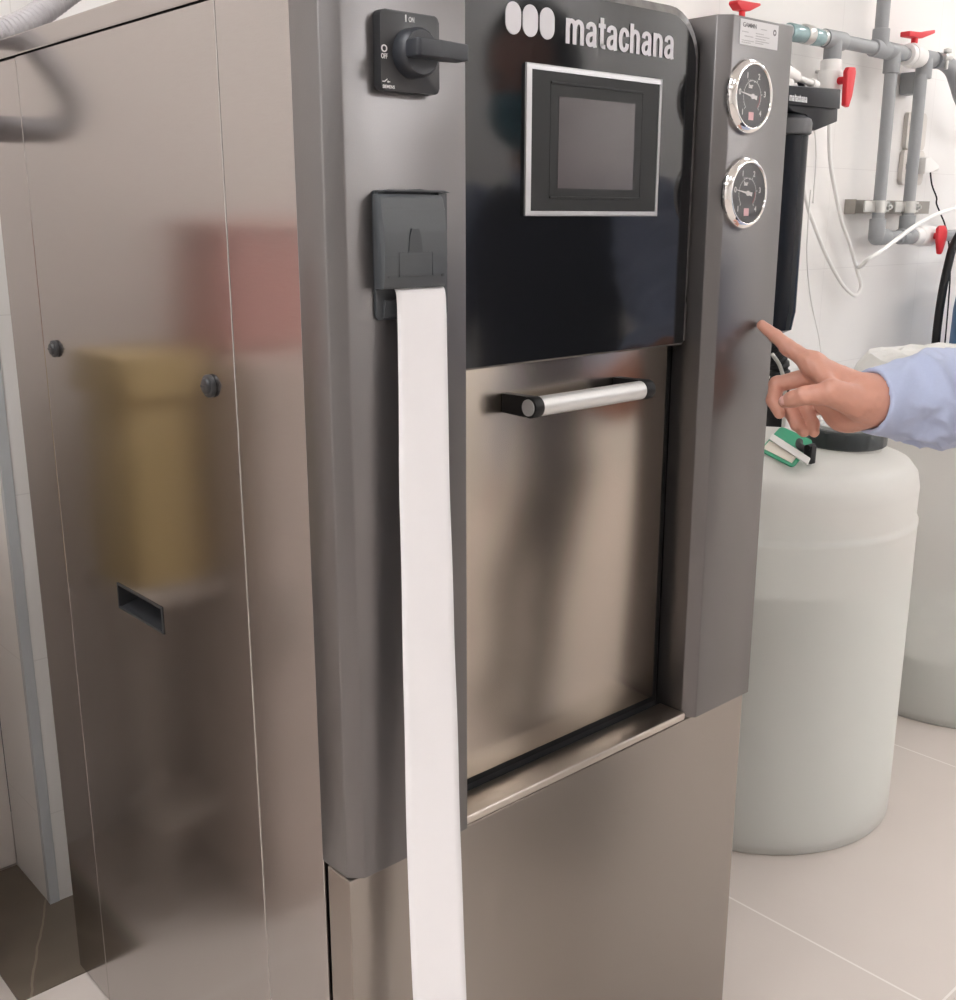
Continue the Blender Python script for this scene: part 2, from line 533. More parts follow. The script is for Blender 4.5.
def rcap(P, a, b, ra, rb):
    a = np.array(a, np.float32); b = np.array(b, np.float32)
    ab = b - a
    t = np.clip(((P - a) @ ab) / (ab @ ab), 0, 1)
    return np.sqrt(((P - a - t[..., None] * ab) ** 2).sum(-1)) - (ra + (rb - ra) * t)

def ell(P, c, r, R=None):
    q = P - np.array(c, np.float32)
    if R is not None: q = q @ np.array(R, np.float32)
    r = np.array(r, np.float32)
    k0 = np.sqrt(((q / r) ** 2).sum(-1))
    k1 = np.sqrt(((q / (r * r)) ** 2).sum(-1)) + 1e-9
    return k0 * (k0 - 1) / k1

def chain(P, pts, rs, k=0.004):
    d = None
    for a, b, ra, rb in zip(pts, pts[1:], rs, rs[1:]):
        e = rcap(P, a, b, ra, rb)
        d = e if d is None else smin(d, e, k)
    return d

def mesh_sdf(f, lo, hi, h, name):
    lo = np.array(lo, np.float32); hi = np.array(hi, np.float32)
    n = np.ceil((hi - lo) / h).astype(int) + 1
    ax = [lo[i] + h * np.arange(n[i], dtype=np.float32) for i in range(3)]
    V = np.empty(n, np.float32)
    yy, zz = np.meshgrid(ax[1], ax[2], indexing='ij')
    step = max(1, int(400000 // (n[1] * n[2])))
    for i in range(0, n[0], step):
        xs = ax[0][i:i + step]
        P = np.empty((len(xs), n[1], n[2], 3), np.float32)
        P[..., 0] = xs[:, None, None]; P[..., 1] = yy; P[..., 2] = zz
        V[i:i + step] = f(P)
    ins = V < 0
    m = n - 1
    S = np.zeros((m[0], m[1], m[2], 3), np.float32)
    K = np.zeros((m[0], m[1], m[2]), np.float32)
    for axis in range(3):
        o1, o2 = [a for a in range(3) if a != axis]
        for d1 in (0, 1):
            for d2 in (0, 1):
                sl = [None] * 3
                sl[axis] = slice(0, m[axis]); sl[o1] = slice(d1, d1 + m[o1]); sl[o2] = slice(d2, d2 + m[o2])
                sb = list(sl); sb[axis] = slice(1, m[axis] + 1)
                va, vb = V[tuple(sl)], V[tuple(sb)]
                cr = (va < 0) != (vb < 0)
                t = np.where(cr, va / np.where(cr, va - vb, 1), 0)
                S[..., axis] += t * cr
                S[..., o1] += d1 * cr
                S[..., o2] += d2 * cr
                K += cr
    act = K > 0
    idx = -np.ones(m, int)
    idx[act] = np.arange(act.sum())
    cells = np.argwhere(act)
    verts = lo + (cells + S[act] / K[act][:, None]) * h
    faces = []
    for axis in range(3):
        o1, o2 = [a for a in range(3) if a != axis]
        sl = [slice(None)] * 3; sb = [slice(None)] * 3
        sl[axis] = slice(0, m[axis]); sb[axis] = slice(1, m[axis] + 1)
        cr = ins[tuple(sl)] != ins[tuple(sb)]
        flip = ins[tuple(sl)]
        e = np.argwhere(cr)
        e = e[(e[:, o1] > 0) & (e[:, o1] < m[o1]) & (e[:, o2] > 0) & (e[:, o2] < m[o2])]
        if not len(e): continue
        q = []
        for d1, d2 in ((-1, -1), (0, -1), (0, 0), (-1, 0)):
            c = e.copy(); c[:, o1] += d1; c[:, o2] += d2
            q.append(idx[c[:, 0], c[:, 1], c[:, 2]])
        q = np.stack(q, 1)
        fl = flip[e[:, 0], e[:, 1], e[:, 2]]
        if axis == 1: fl = ~fl
        q[~fl] = q[~fl][:, ::-1]
        faces.append(q)
    faces = np.concatenate(faces)
    me = bpy.data.meshes.new(name)
    me.from_pydata(verts.tolist(), [], faces.tolist())
    me.update()
    return me

def join_meshes(ms, name):
    bm = B()
    for m_ in ms:
        bm.from_mesh(m_)
        bpy.data.meshes.remove(m_)
    me = bpy.data.meshes.new(name)
    bm.to_mesh(me); bm.free()
    return me

def noise3(P, s, seed):
    """cheap smooth pseudo-noise from sines"""
    x, y, z = P[..., 0] * s, P[..., 1] * s, P[..., 2] * s
    return (np.sin(x * 1.1 + y * 1.7 - z * 0.9 + seed) + np.sin(-x * 1.9 + y * 0.8 + z * 1.4 + seed * 2.1) + np.sin(x * 0.7 - y * 2.3 + z * 2.0 + seed * 3.7)) / 3.0

# ================================================================== SETTING
YW = 1.82
def struct(name, bm, m, label, cat, smooth=False):
    o = obj(name, bm, m, None, smooth)
    return tag(o, label, cat, kind='structure')

X0, X1, Y0, Y1, H = -2.4, 5.2, -2.8, YW, 2.7
bm = B(); box(bm, X0, X1, Y0, 2.2, -0.08, 0.0)
struct('floor', bm, 'floor', 'pale beige large tile floor with light joints', 'floor')
bm = B(); box(bm, X0, X1, Y0, Y1 + 0.17, H, H + 0.08)
struct('ceiling', bm, 'ceiling', 'plain white ceiling over the equipment room', 'ceiling')
bm = B()
box(bm, 0.585, X1, YW, YW + 0.17, 0, H)
box(bm, X0, -0.45, YW, YW + 0.17, 0, H)
box(bm, -0.45, 0.585, YW, YW + 0.17, 2.15, H)
struct('wall_back', bm, 'wall', 'white tiled wall carrying the grey pipework behind the tanks', 'wall')
bm = B(); box(bm, X0 - 0.1, X0, Y0, Y1 + 0.17, 0, H)
struct('wall_left', bm, 'wall_x', 'white side wall mirrored softly in the steel side panel', 'wall')
bm = B(); box(bm, X1, X1 + 0.1, Y0, Y1 + 0.17, 0, H)
struct('wall_right', bm, 'wall_x', 'white side wall beyond the blue drum', 'wall')
bm = B(); box(bm, X0, X1, Y0 - 0.1, Y0, 0, H)
struct('wall_front', bm, 'wall', 'white wall facing the control panel, seen only as reflections', 'wall')
# door leaf standing back in its reveal
bm = B(); box(bm, -0.45, 0.585, YW + 0.172, YW + 0.212, 0.004, 2.15, 0.002)
struct('door_1', bm, 'doorleaf', 'pale laminate door leaf set back in the reveal behind the machine', 'door')
# aluminium corner strip on the reveal edge
bm = B()
prism(bm, [(0.5825, YW - 0.0025), (0.600, YW - 0.0025), (0.600, YW - 0.0002), (0.5848, YW - 0.0002), (0.5848, YW + 0.010), (0.5825, YW + 0.010)], 'z', 0.001, 2.15)
struct('trim_1', bm, 'corner', 'grey aluminium corner strip on the edge of the door reveal', 'trim')
bm = B()
box(bm, 0.447, 1.30, 1.597, YW - 0.001, 0.0, 0.003)
box(bm, 0.447, 0.583, YW - 0.001, YW + 0.168, 0.0, 0.003)
struct('trim_2', bm, 'stone', 'dark brown veined stone slab on the floor behind the machine', 'threshold')

# ceiling light panels, unseen; left and front ones strengthened to fill side panel and columns
k = 0
LIGHTS = [(1.9, -0.7, 1.0), (4.5, -0.7, 1.0), (4.5, 0.85, 2.0), (2.6, 0.75, 1.0), (0.0, -0.7, 0.8), (-1.4, -0.7, 0.8), (-0.35, 0.95, 1.7), (-1.6, 0.75, 1.7), (1.0, -2.2, 1.0), (2.9, -2.2, 3.0), (4.5, -2.2, 3.0)]
for (lx, ly, s) in LIGHTS:
    t = thing('ceiling_light', 'square white recessed ceiling light panel placed unseen overhead to light the room', 'ceiling light', (lx, ly, H - 0.02), 'ceiling light panels')
    bm = B()
    for (a, b_, c, d) in ((-.31, .31, -.31, -.29), (-.31, .31, .29, .31), (-.31, -.29, -.29, .29), (.29, .31, -.29, .29)):
        box(bm, lx + a, lx + b_, ly + c, ly + d, H - 0.022, H - 0.001)
    obj('frame', bm, 'lampframe', t)
    bm = B(); box(bm, lx - .289, lx + .289, ly - .289, ly + .289, H - 0.015, H - 0.003)
    obj('diffuser', bm, 'lamp_front_fill' if s > 2.5 else 'lamp_bright' if s > 1.9 else ('lamp_left_fill' if s > 1.5 else 'lamp'), t)

# ================================================================== STERILIZER
ST = thing('sterilizer', 'tall free-standing steel sterilizer with dark grey columns and black control fascia', 'sterilizer', (0.895, 1.20, 0))
ZB, ZL = 0.570, 0.580
bm = B(); box(bm, 0.566, 1.225, 0.872, 1.607, 0.012, 1.436)
obj('carcass', bm, 'carcass', ST, label='dark inner carcass showing in the panel gaps')
# left side: three steel sheets
bm = B(); box(bm, 0.555, 0.5655, 0.9865, 1.4995, 0.004, 1.4195, 0.0012)
obj('side_panel', bm, 'steel', ST, label='large removable side sheet with two locks and a recessed grip')
bm = B(); box(bm, 0.555, 0.5655, 0.858, 0.9860, 0.004, 1.4212, 0.0016)
obj('side_panel', bm, 'steel', ST, label='narrow side sheet next to the left column')
bm = B(); box(bm, 0.555, 0.5655, 1.4998, 1.617, 0.004, 1.4212, 0.0014)
obj('side_panel', bm, 'steel', ST, label='narrow side sheet at the rear corner')
bm = B(); box(bm, 1.2255, 1.236, 0.858, 1.617, 0.004, 1.4195, 0.001)
obj('side_panel', bm, 'steel', ST, label='far side sheet facing the water tank')
bm = B(); box(bm, 0.566, 1.225, 1.608, 1.617, 0.004, 1.4195, 0.001)
obj('back_panel', bm, 'steel', ST)
bm = B(); box(bm, 0.555, 1.236, 0.872, 1.617, 1.4235, 1.448, 0.002)
obj('top_cover', bm, 'steel', ST)
# recess behind the fascia and door
bm = B()
box(bm, 0.700, 1.108, 0.862, 0.8715, 0.50, 1.4478)
obj('recess_panel', bm, 'recess', ST, label='dark grey backing plate between the columns')
bm = B()
gx0, gx1, gz0, gz1 = 0.7065, 1.1018, 0.5805, 1.12
for (a, b_, c, d) in ((gx0, gx1, gz0, 0.602), (1.080, gx1, 0.602, gz1), (gx0, 0.730, 0.602, gz1)):
    box(bm, a, b_, 0.8585, 0.8618, c, d)
obj('door_gasket', bm, 'gasket', ST, label='black seal around the door')
# door
bm = B()
box(bm, 0.7085, 1.0865, 0.8505, 0.8582, 0.5925, 1.112, 0.0022, 3)
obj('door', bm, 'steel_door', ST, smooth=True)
# columns
bm = B(); prism(bm, [(0.5525, 0.8565), (0.5525, 0.8120), (0.5665, 0.8000), (0.7062, 0.8000), (0.7062, 0.8565)], 'z', ZB, 1.448, 0.0016)
obj('column', bm, 'paint', ST, smooth=True, label='left dark grey column carrying the switch and printer')
bm = B(); prism(bm, [(1.1022, 0.8565), (1.1022, 0.8130), (1.1165, 0.8000), (1.2385, 0.8000), (1.2385, 0.8565)], 'z', ZB, 1.448, 0.0013)
obj('column', bm, 'paint', ST, smooth=True, label='right dark grey column carrying the two gauges')
# lower front panel with its ledge
bm = B()
prof = [(0.5515, 0.569), (1.2352, 0.569), (1.2352, 0.006), (0.5515, 0.006)]
box(bm, 0.5515, 1.2352, 0.8065, 0.846, 0.006, 0.5693, 0.0015)
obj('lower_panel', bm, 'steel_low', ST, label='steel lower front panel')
bm = B(); box(bm, 0.7068, 1.1017, 0.8065, 0.8495, 0.5695, ZL, 0.0022, 3)
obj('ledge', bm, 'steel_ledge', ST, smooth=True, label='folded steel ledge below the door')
# screws / quarter-turn locks
for (y, z, r) in ((1.458, 1.053, 0.0115), (1.038, 1.050, 0.0125)):
    bm = B()
    cyl(bm, (0.5552, y, z), (0.5500, y, z), r, r * 0.98, 28, 0.0012)
    cyl(bm, (0.5502, y, z), (0.5470, y, z), r * 0.72, r * 0.66, 28, 0.001)
    box(bm, 0.5462, 0.5475, y - r * 0.55, y + r * 0.55, z - 0.0012, z + 0.0012)
    obj('panel_lock', bm, 'black', ST, smooth=True, label='black quarter-turn lock')
# recessed grip
y0, y1, z0, z1 = 1.196, 1.325, 0.7225, 0.758
bm = B()
t_ = 0.003
box(bm, 0.5538, 0.5565, y0, y1, z1 - t_, z1); box(bm, 0.5538, 0.5565, y0, y1, z0, z0 + t_)
box(bm, 0.5538, 0.5565, y0, y0 + t_, z0 + t_, z1 - t_); box(bm, 0.5538, 0.5565, y1 - t_, y1, z0 + t_, z1 - t_)
obj('recessed_grip', bm, 'black', ST, label='black recessed pull in the side panel')
# cut-out for the grip pocket in the side sheet: boolean done by rebuilding the sheet around it
def side_with_hole():
    o = [c for c in ST.children if c.name.startswith('side_panel')][0]
    me = o.data
    bm = B()
    ys = [0.9863, y0 + 0.001, y1 - 0.001, 1.4995]; zs = [0.004, z0 + 0.001, z1 - 0.001, 1.4212]
    grid = {}
    for xi, x in enumerate((0.555, 0.5655)):
        for i, y in enumerate(ys):
            for j, z in enumerate(zs):
                grid[xi, i, j] = bm.verts.new((x, y, z))
    for xi in (0, 1):
        for i in range(3):
            for j in range(3):
                if i == 1 and j == 1: continue
                bm.faces.new([grid[xi, i, j], grid[xi, i + 1, j], grid[xi, i + 1, j + 1], grid[xi, i, j + 1]])
    per = [(i, 0) for i in range(3)] + [(3, j) for j in range(3)] + [(i, 3) for i in (3, 2, 1)] + [(0, j) for j in (3, 2, 1)]
    for a, b_ in zip(per, per[1:] + per[:1]):
        bm.faces.new([grid[0, a[0], a[1]], grid[0, b_[0], b_[1]], grid[1, b_[0], b_[1]], grid[1, a[0], a[1]]])
    # pocket
    px = 0.590
    hole = [(1, 1), (2, 1), (2, 2), (1, 2)]
    back = [bm.verts.new((px, ys[i] + (0.003 if i == 1 else -0.003), zs[j] + (0.010 if j == 1 else -0.001))) for i, j in hole]
    for a in range(4):
        b_ = (a + 1) % 4
        f = bm.faces.new([grid[0, hole[a][0], hole[a][1]], grid[0, hole[b_][0], hole[b_][1]], back[b_], back[a]])
        f.material_index = 1
    bm.faces.new(back).material_index = 1
    bmesh.ops.recalc_face_normals(bm, faces=bm.faces)
    es = [e for e in bm.edges if len(e.link_faces) == 2 and all(abs(v.co.x - 0.555) < 1e-6 for v in e.verts)
          and (all(abs(v.co.y - 0.9863) < 1e-6 for v in e.verts) or all(abs(v.co.y - 1.4995) < 1e-6 for v in e.verts))]
    bmesh.ops.bevel(bm, geom=es, offset=0.0016, segments=2, affect='EDGES', profile=0.5)
    bm.transform(Matrix.Translation(-rootloc(ST)))
    bm.to_mesh(me); bm.free()
    me.materials.append(MT['black'])
side_with_hole()
# carcass must leave the pocket free: push the left face of the carcass back behind it
cc = [c for c in ST.children if c.name.startswith('carcass')][0]
for v in cc.data.vertices:
    if v.co.x < 0: v.co.x += 0.030
# bridging ribs that close the gaps behind the sheet joints
bm = B()
box(bm, 0.5662, 0.595, 0.872, 1.0, 0.012, 1.436); box(bm, 0.5662, 0.595, 1.485, 1.607, 0.012, 1.436)
box(bm, 0.5662, 0.595, 1.0, 1.485, 1.40, 1.436); box(bm, 0.5662, 0.595, 1.0, 1.485, 0.012, 0.06)
obj('inner_frame', bm, 'carcass', ST, label='dark inner frame behind the side sheets')

# ---------------- fascia
FS_Y = 0.8330
outer = rrect(0.7068, 1.1012, 1.0700, 1.4535, (0.008, 0.008, 0.055, 0.055), 8)
def inset(poly, d):
    cx = sum(p[0] for p in poly) / len(poly); cz = sum(p[1] for p in poly) / len(poly)
    return poly
inner = rrect(0.7068 + 0.0030, 1.1012 - 0.0080, 1.0700 + 0.0025, 1.4535 - 0.0090, (0.006, 0.004, 0.052, 0.052), 8)
bm = B()
a_, b_ = ring_plate(bm, outer, inner, FS_Y + 0.0035, FS_Y, 1)
bm.faces.new(b_).material_index = 0
bk = [bm.verts.new((x, FS_Y + 0.013, z)) for x, z in outer]
n_ = len(bk)
for i in range(n_):
    bm.faces.new((a_[i], a_[(i + 1) % n_], bk[(i + 1) % n_], bk[i])).material_index = 1
bm.faces.new(bk[::-1]).material_index = 0
FA = obj('fascia', bm, ['fascia', 'fascia_edge'], ST, label='black glossy fascia with worn pale edges')
bm = B()
for (x0, x1) in ((0.7868, 0.8078), (0.8103, 0.8313), (0.8343, 0.8553)):
    r = (x1 - x0) / 2
    prism(bm, rrect(x0, x1, 1.3975, 1.4275, (r, r, r, r), 8), 'y', FS_Y - 0.0009, FS_Y - 0.0001)
obj('logo_mark', bm, 'logo', FA)
obj('logo_lettering', grotesk('matachana', 0.8718, FS_Y - 0.0007, 1.3966, 0.0245, 0.1775), 'logo', FA)

# ---------------- touch screen
TS = bpy.data.objects.new('touch_screen', None); C.objects.link(TS); TS.parent = ST
TS.location = Vector((0.909, 0.826, 1.2975)) - ST.location
TS['label'] = 'grey operator touch screen in the fascia'
def rect(x0, x1, z0, z1): return [(x0, z0), (x1, z0), (x1, z1), (x0, z1)]
bm = B()
YT = 0.8285
o_ = rect(0.8147, 1.0300, 1.2240, 1.3735); m_ = rect(0.8135, 1.0252, 1.2252, 1.3718); i_ = rect(0.8205, 1.0235, 1.2292, 1.3675)
ob = [bm.verts.new((x, FS_Y - 0.0002, z)) for x, z in o_]
a1 = [bm.verts.new((x, FS_Y - 0.0022, z)) for x, z in o_]
a2 = [bm.verts.new((x, YT + 0.0004, z)) for x, z in m_]
a3 = [bm.verts.new((x, YT, z)) for x, z in i_]
a4 = [bm.verts.new((x, YT + 0.0015, z)) for x, z in i_]
for p, q in ((ob, a1), (a1, a2), (a2, a3), (a3, a4)):
    for i in range(4):
        bm.faces.new((p[i], p[(i + 1) % 4], q[(i + 1) % 4], q[i]))
obj('frame', bm, 'silver', TS, label='silver frame')
bm = B(); box(bm, 0.8207, 1.0233, YT + 0.0008, FS_Y - 0.0003, 1.2294, 1.3673)
for z in (1.3568, 1.2432): box(bm, 0.8485, 0.9950, YT - 0.0004, YT + 0.0010, z - 0.0012, z + 0.0012, 0.0003)
for x in (0.8485, 0.9950): box(bm, x - 0.0004, x + 0.0004, YT + 0.0005, YT + 0.0010, 1.2432, 1.3568)
obj('bezel', bm, 'bezel', TS)
bm = B(); box(bm, 0.8605, 0.9820, YT + 0.0004, YT + 0.0012, 1.2525, 1.3440)
obj('display', bm, 'screen', TS, label='unlit grey display')

# ---------------- door handle
HD = bpy.data.objects.new('door_handle', None); C.objects.link(HD); HD.parent = ST
HD.location = Vector((0.905, 0.83, 1.027)) - ST.location
HD['label'] = 'aluminium bar handle on black brackets'
hx0, hx1, hy, hz, hr = 0.8005, 0.9985, 0.8080, 1.0275, 0.0112
bm = B(); cyl(bm, (hx0 + 0.012, hy, hz), (hx1 - 0.014, hy, hz), hr - 0.0004, None, 40)
obj('grip_bar', bm, 'alu', HD, smooth=True, label='satin aluminium bar')
for (a, b_, xs) in ((hx0, hx0 + 0.0135, 0), (hx1 - 0.0155, hx1, 1)):
    bm = B()
    cyl(bm, (a, hy, hz), (b_, hy, hz), hr + 0.0004, None, 40, 0.001)
    obj('end_cap', bm, 'rubber', HD, smooth=True)
    bm = B()
    prism(bm, [(hy - 0.002, hz - hr * 0.95), (hy + 0.006, hz - hr), (0.8503, hz - hr * 0.95), (0.8503, hz + hr * 0.95), (hy + 0.006, hz + hr), (hy - 0.002, hz + hr * 0.95)], 'x', a + 0.001, b_ - 0.001, 0.0008)
    obj('bracket', bm, 'rubber', HD)
bm = B(); cyl(bm, (hx0 - 0.0012, hy, hz), (hx0 + 0.001, hy, hz), hr * 0.80, None, 40)
obj('cap_disc', bm, 'alu_cap', HD, smooth=True, label='pale disc in the handle end')

# ---------------- rotary mains switch
SW = bpy.data.objects.new('main_switch', None); C.objects.link(SW); SW.parent = ST
SW.location = Vector((0.632, 0.79, 1.361)) - ST.location
SW['label'] = 'black rotary mains switch'
bm = B(); prism(bm, rrect(0.6005, 0.6655, 1.3285, 1.3935, (0.005,) * 4, 5), 'y', 0.7895, 0.7998, 0.0009)
obj('plate', bm, 'black', SW, smooth=True)
bm = B(); latheY(bm, 0.6335, 1.3600, [(0, 0.7896), (0.0208, 0.7896), (0.0208, 0.786), (0.0202, 0.7765), (0.0180, 0.7735), (0, 0.7735)], 48)
obj('knob', bm, 'blacksoft', SW, smooth=True)
bm = B()
prism(bm, [(0.6150, 0.7738), (0.6150, 0.7590), (0.6175, 0.7560), (0.6400, 0.7560), (0.6735, 0.7590), (0.6735, 0.7760), (0.6550, 0.7790), (0.6480, 0.7738)], 'z', 1.3545, 1.3685, 0.0012)
obj('lever', bm, 'blacksoft', SW, smooth=True)
for s_, x, z, hh, ww, bo in (('I', 0.6275, 1.3855, 0.0056, 0.0012, 0.02), ('ON', 0.6312, 1.3858, 0.0040, 0.0062, 0.02), ('O', 0.6010, 1.3592, 0.0058, None, 0.02), ('OFF', 0.6008, 1.3540, 0.0040, 0.0066, 0.02), ('SIEMENS', 0.6018, 1.3302, 0.0026, 0.0130, 0.02)):
    obj('lettering', text_mesh(s_, x, 0.7894, z, hh, ww, bo, 0.0002), 'white_print', SW, label='white switch marking')
bm = B()
for seg in (((0.6015, 1.3355), (0.6040, 1.3355)), ((0.6040, 1.3355), (0.6068, 1.3376)), ((0.6072, 1.3355), (0.6098, 1.3355))):
    (xa, za), (xb, zb) = seg
    dx, dz = xb - xa, zb - za
    L = math.hypot(dx, dz); nx, nz_ = -dz / L * 0.0004, dx / L * 0.0004
    prism(bm, [(xa - nx, za - nz_), (xb - nx, zb - nz_), (xb + nx, zb + nz_), (xa + nx, za + nz_)], 'y', 0.7892, 0.7896)
cyl(bm, (0.6076, 0.7892, 1.3355), (0.6076, 0.7896, 1.3355), 0.0009, None, 10)
obj('switch_symbol', bm, 'white_print', SW, label='white switch symbol')

# ---------------- panel printer
PR = bpy.data.objects.new('panel_printer', None); C.objects.link(PR); PR.parent = ST
PR.location = Vector((0.6365, 0.79, 1.19)) - ST.location
PR['label'] = 'slate grey strip printer in the column'
bm = B()
prism(bm, rrect(0.5945, 0.6795, 1.1320, 1.2460, (0.005, 0.005, 0.003, 0.003), 4), 'y', 0.7965, 0.7998, 0.0008)
prism(bm, [(0.5965, 1.2445), (0.6775, 1.2445), (0.670, 1.2466), (0.650, 1.2464), (0.640, 1.2474), (0.625, 1.2466), (0.606, 1.2466)], 'y', 0.7885, 0.7970, 0.0006)
# side walls of the body standing off the plate
prism(bm, [(0.7966, 1.1640), (0.7966, 1.2440), (0.7910, 1.2440), (0.7895, 1.2330), (0.7885, 1.2180), (0.7880, 1.1780), (0.7900, 1.1640)], 'x', 0.5955, 0.6005, 0.0006)
prism(bm, [(0.7966, 1.1640), (0.7966, 1.2440), (0.7910, 1.2440), (0.7895, 1.2330), (0.7885, 1.2180), (0.7880, 1.1780), (0.7900, 1.1640)], 'x', 0.6640, 0.6720, 0.0006)
obj('body', bm, 'printer_dark', PR)
bm = B()
prism(bm, [(0.7955, 1.1605), (0.7955, 1.2425), (0.7880, 1.2425), (0.7845, 1.2395), (0.7825, 1.2290), (0.7800, 1.2100), (0.7790, 1.1900), (0.7795, 1.1720), (0.7815, 1.1625), (0.7830, 1.1605)], 'x', 0.5925, 0.6645, 0.0009)
obj('cover', bm, 'printer', PR, smooth=True)
bm = B()
# flap outline + thumb scoop + screw holes, raised a hair from the cover
fx0, fx1, fz0, fz1 = 0.6080, 0.6470, 1.1712, 1.1925
for (a, b_, c, d) in ((fx0, fx1, fz1 - 0.0005, fz1), (fx0, fx1, fz0, fz0 + 0.0004), (fx0, fx0 + 0.0004, fz0, fz1), (fx1 - 0.0004, fx1, fz0, fz1)):
    box(bm, a, b_, 0.7787, 0.7800, c, d)
for x in (0.5970, 0.6590):
    cyl(bm, (x, 0.7790, 1.1715), (x, 0.7810, 1.1715), 0.0014, None, 14)
obj('flap', bm, 'printer_dark', PR, label='thin dark outline of the release flap')
bm = B()
prism(bm, [(0.6190, 1.1925), (0.6350, 1.1925), (0.6335, 1.2060), (0.6310, 1.2128), (0.6230, 1.2128), (0.6205, 1.2060)], 'y', 0.77865, 0.7850)
obj('thumb_scoop', bm, 'printer_dark', PR)
bm = B()
prism(bm, [(0.6015, 1.1345), (0.6725, 1.1345), (0.6705, 1.1500), (0.6040, 1.1500)], 'y', 0.7945, 0.7970, 0.0005)
obj('tear_plate', bm, 'printer', PR, label='lighter plate under the paper slot')

# ---------------- gauges
def gauge(cx, cz, label):
    g = bpy.data.objects.new('pressure_gauge', None); C.objects.link(g); g.parent = ST
    g.location = Vector((cx, 0.79, cz)) - ST.location
    g['label'] = label
    R = 0.0428
    bm = B()
    latheY(bm, cx, cz, [(R, 0.7999), (R, 0.7968), (R - 0.0016, 0.7935), (R - 0.0050, 0.7905), (R - 0.0068, 0.7897), (R - 0.0078, 0.7903), (R - 0.0082, 0.7925), (R - 0.0082, 0.7995)], 72)
    obj('bezel', bm, 'chrome', g, smooth='all', label='polished chrome rim')
    bm = B(); latheY(bm, cx, cz, [(0, 0.7935), (R - 0.0081, 0.7935), (R - 0.0081, 0.7992), (0, 0.7992)], 48)
    obj('dial', bm, 'dial', g)
    yt = 0.7933
    r_ = 0.0238
    def pol(r, deg): return cx + r * math.cos(math.radians(deg)), cz + r * math.sin(math.radians(deg))
    # scale from -1 (lower left) clockwise to 4 (lower right): 225 .. -45 degrees
    def ang(v): return 225 - (v + 1) * 54
    bm = B()
    def strip(r0, r1, d0, d1, n):
        for i in range(n):
            q = [pol(r0, d0 + (d1 - d0) * i / n), pol(r1, d0 + (d1 - d0) * i / n), pol(r1, d0 + (d1 - d0) * (i + 1) / n), pol(r0, d0 + (d1 - d0) * (i + 1) / n)]
            bm.faces.new([bm.verts.new((x, yt, z)) for x, z in q])
    strip(0.0172, 0.0177, ang(-1), ang(4), 40)
    for i in range(26):
        v = -1 + i * 0.2
        big = i % 5 == 0
        strip(0.0172, 0.0205 if big else 0.0190, ang(v) - (1.2 if big else 0.6), ang(v) + (1.2 if big else 0.6), 1)
    for v in range(-1, 5):
        x, z = pol(0.0255, ang(v))
        me = text_mesh(str(abs(v)), x, yt - 0.0001, z - 0.0032, 0.0064, None, 0.01, 0.0001, align='CENTER')
        bm.from_mesh(me); bpy.data.meshes.remove(me)
    me = text_mesh('bar', cx - 0.004, yt - 0.0001, cz + 0.0090, 0.0052, 0.0085, 0.02, 0.0001, align='CENTER')
    bm.from_mesh(me); bpy.data.meshes.remove(me)
    for (dx, dz) in ((-0.005, 0.0175), (0.003, 0.0165)): cyl(bm, (cx + dx, yt, cz + dz), (cx + dx, yt - 0.0002, cz + dz), 0.0009, None, 10)
    obj('scale', bm, 'dial_white', g, label='white scale and figures')
    bm = B()
    strip(0.0150, 0.0168, ang(3.05), ang(4), 10)
    obj('red_band', bm, 'dial_red', g, label='red danger band')
    bm = B(); box(bm, cx - 0.0055, cx + 0.0045, yt - 0.0003, yt, cz - 0.0265, cz - 0.0175)
    obj('maker_mark', bm, 'dial_pink', g, label='small pink square mark')
    bm = B()
    d = math.radians(ang(0) )
    ux, uz = math.cos(d), math.sin(d)
    px_, pz_ = -uz, ux
    def Q(l, w): return (cx + ux * l + px_ * w, cz + uz * l + pz_ * w)
    prism(bm, [Q(-0.0085, -0.0024), Q(-0.0085, 0.0024), Q(0.006, 0.0011), Q(0.0235, 0.0003), Q(0.0235, -0.0003), Q(0.006, -0.0011)], 'y', 0.7922, 0.7926)
    cyl(bm, (cx, 0.7919, cz), (cx, 0.7934, cz), 0.0030, None, 16)
    obj('needle', bm, 'dial_white', g)
    bm = B(); latheY(bm, cx, cz, [(R - 0.0081, 0.7914), (0, 0.7912)], 48)
    obj('glass', bm, 'glass', g)
gauge(1.1515, 1.3610, 'upper round pressure gauge on the right column')
gauge(1.1535, 1.2510, 'lower round pressure gauge on the right column')

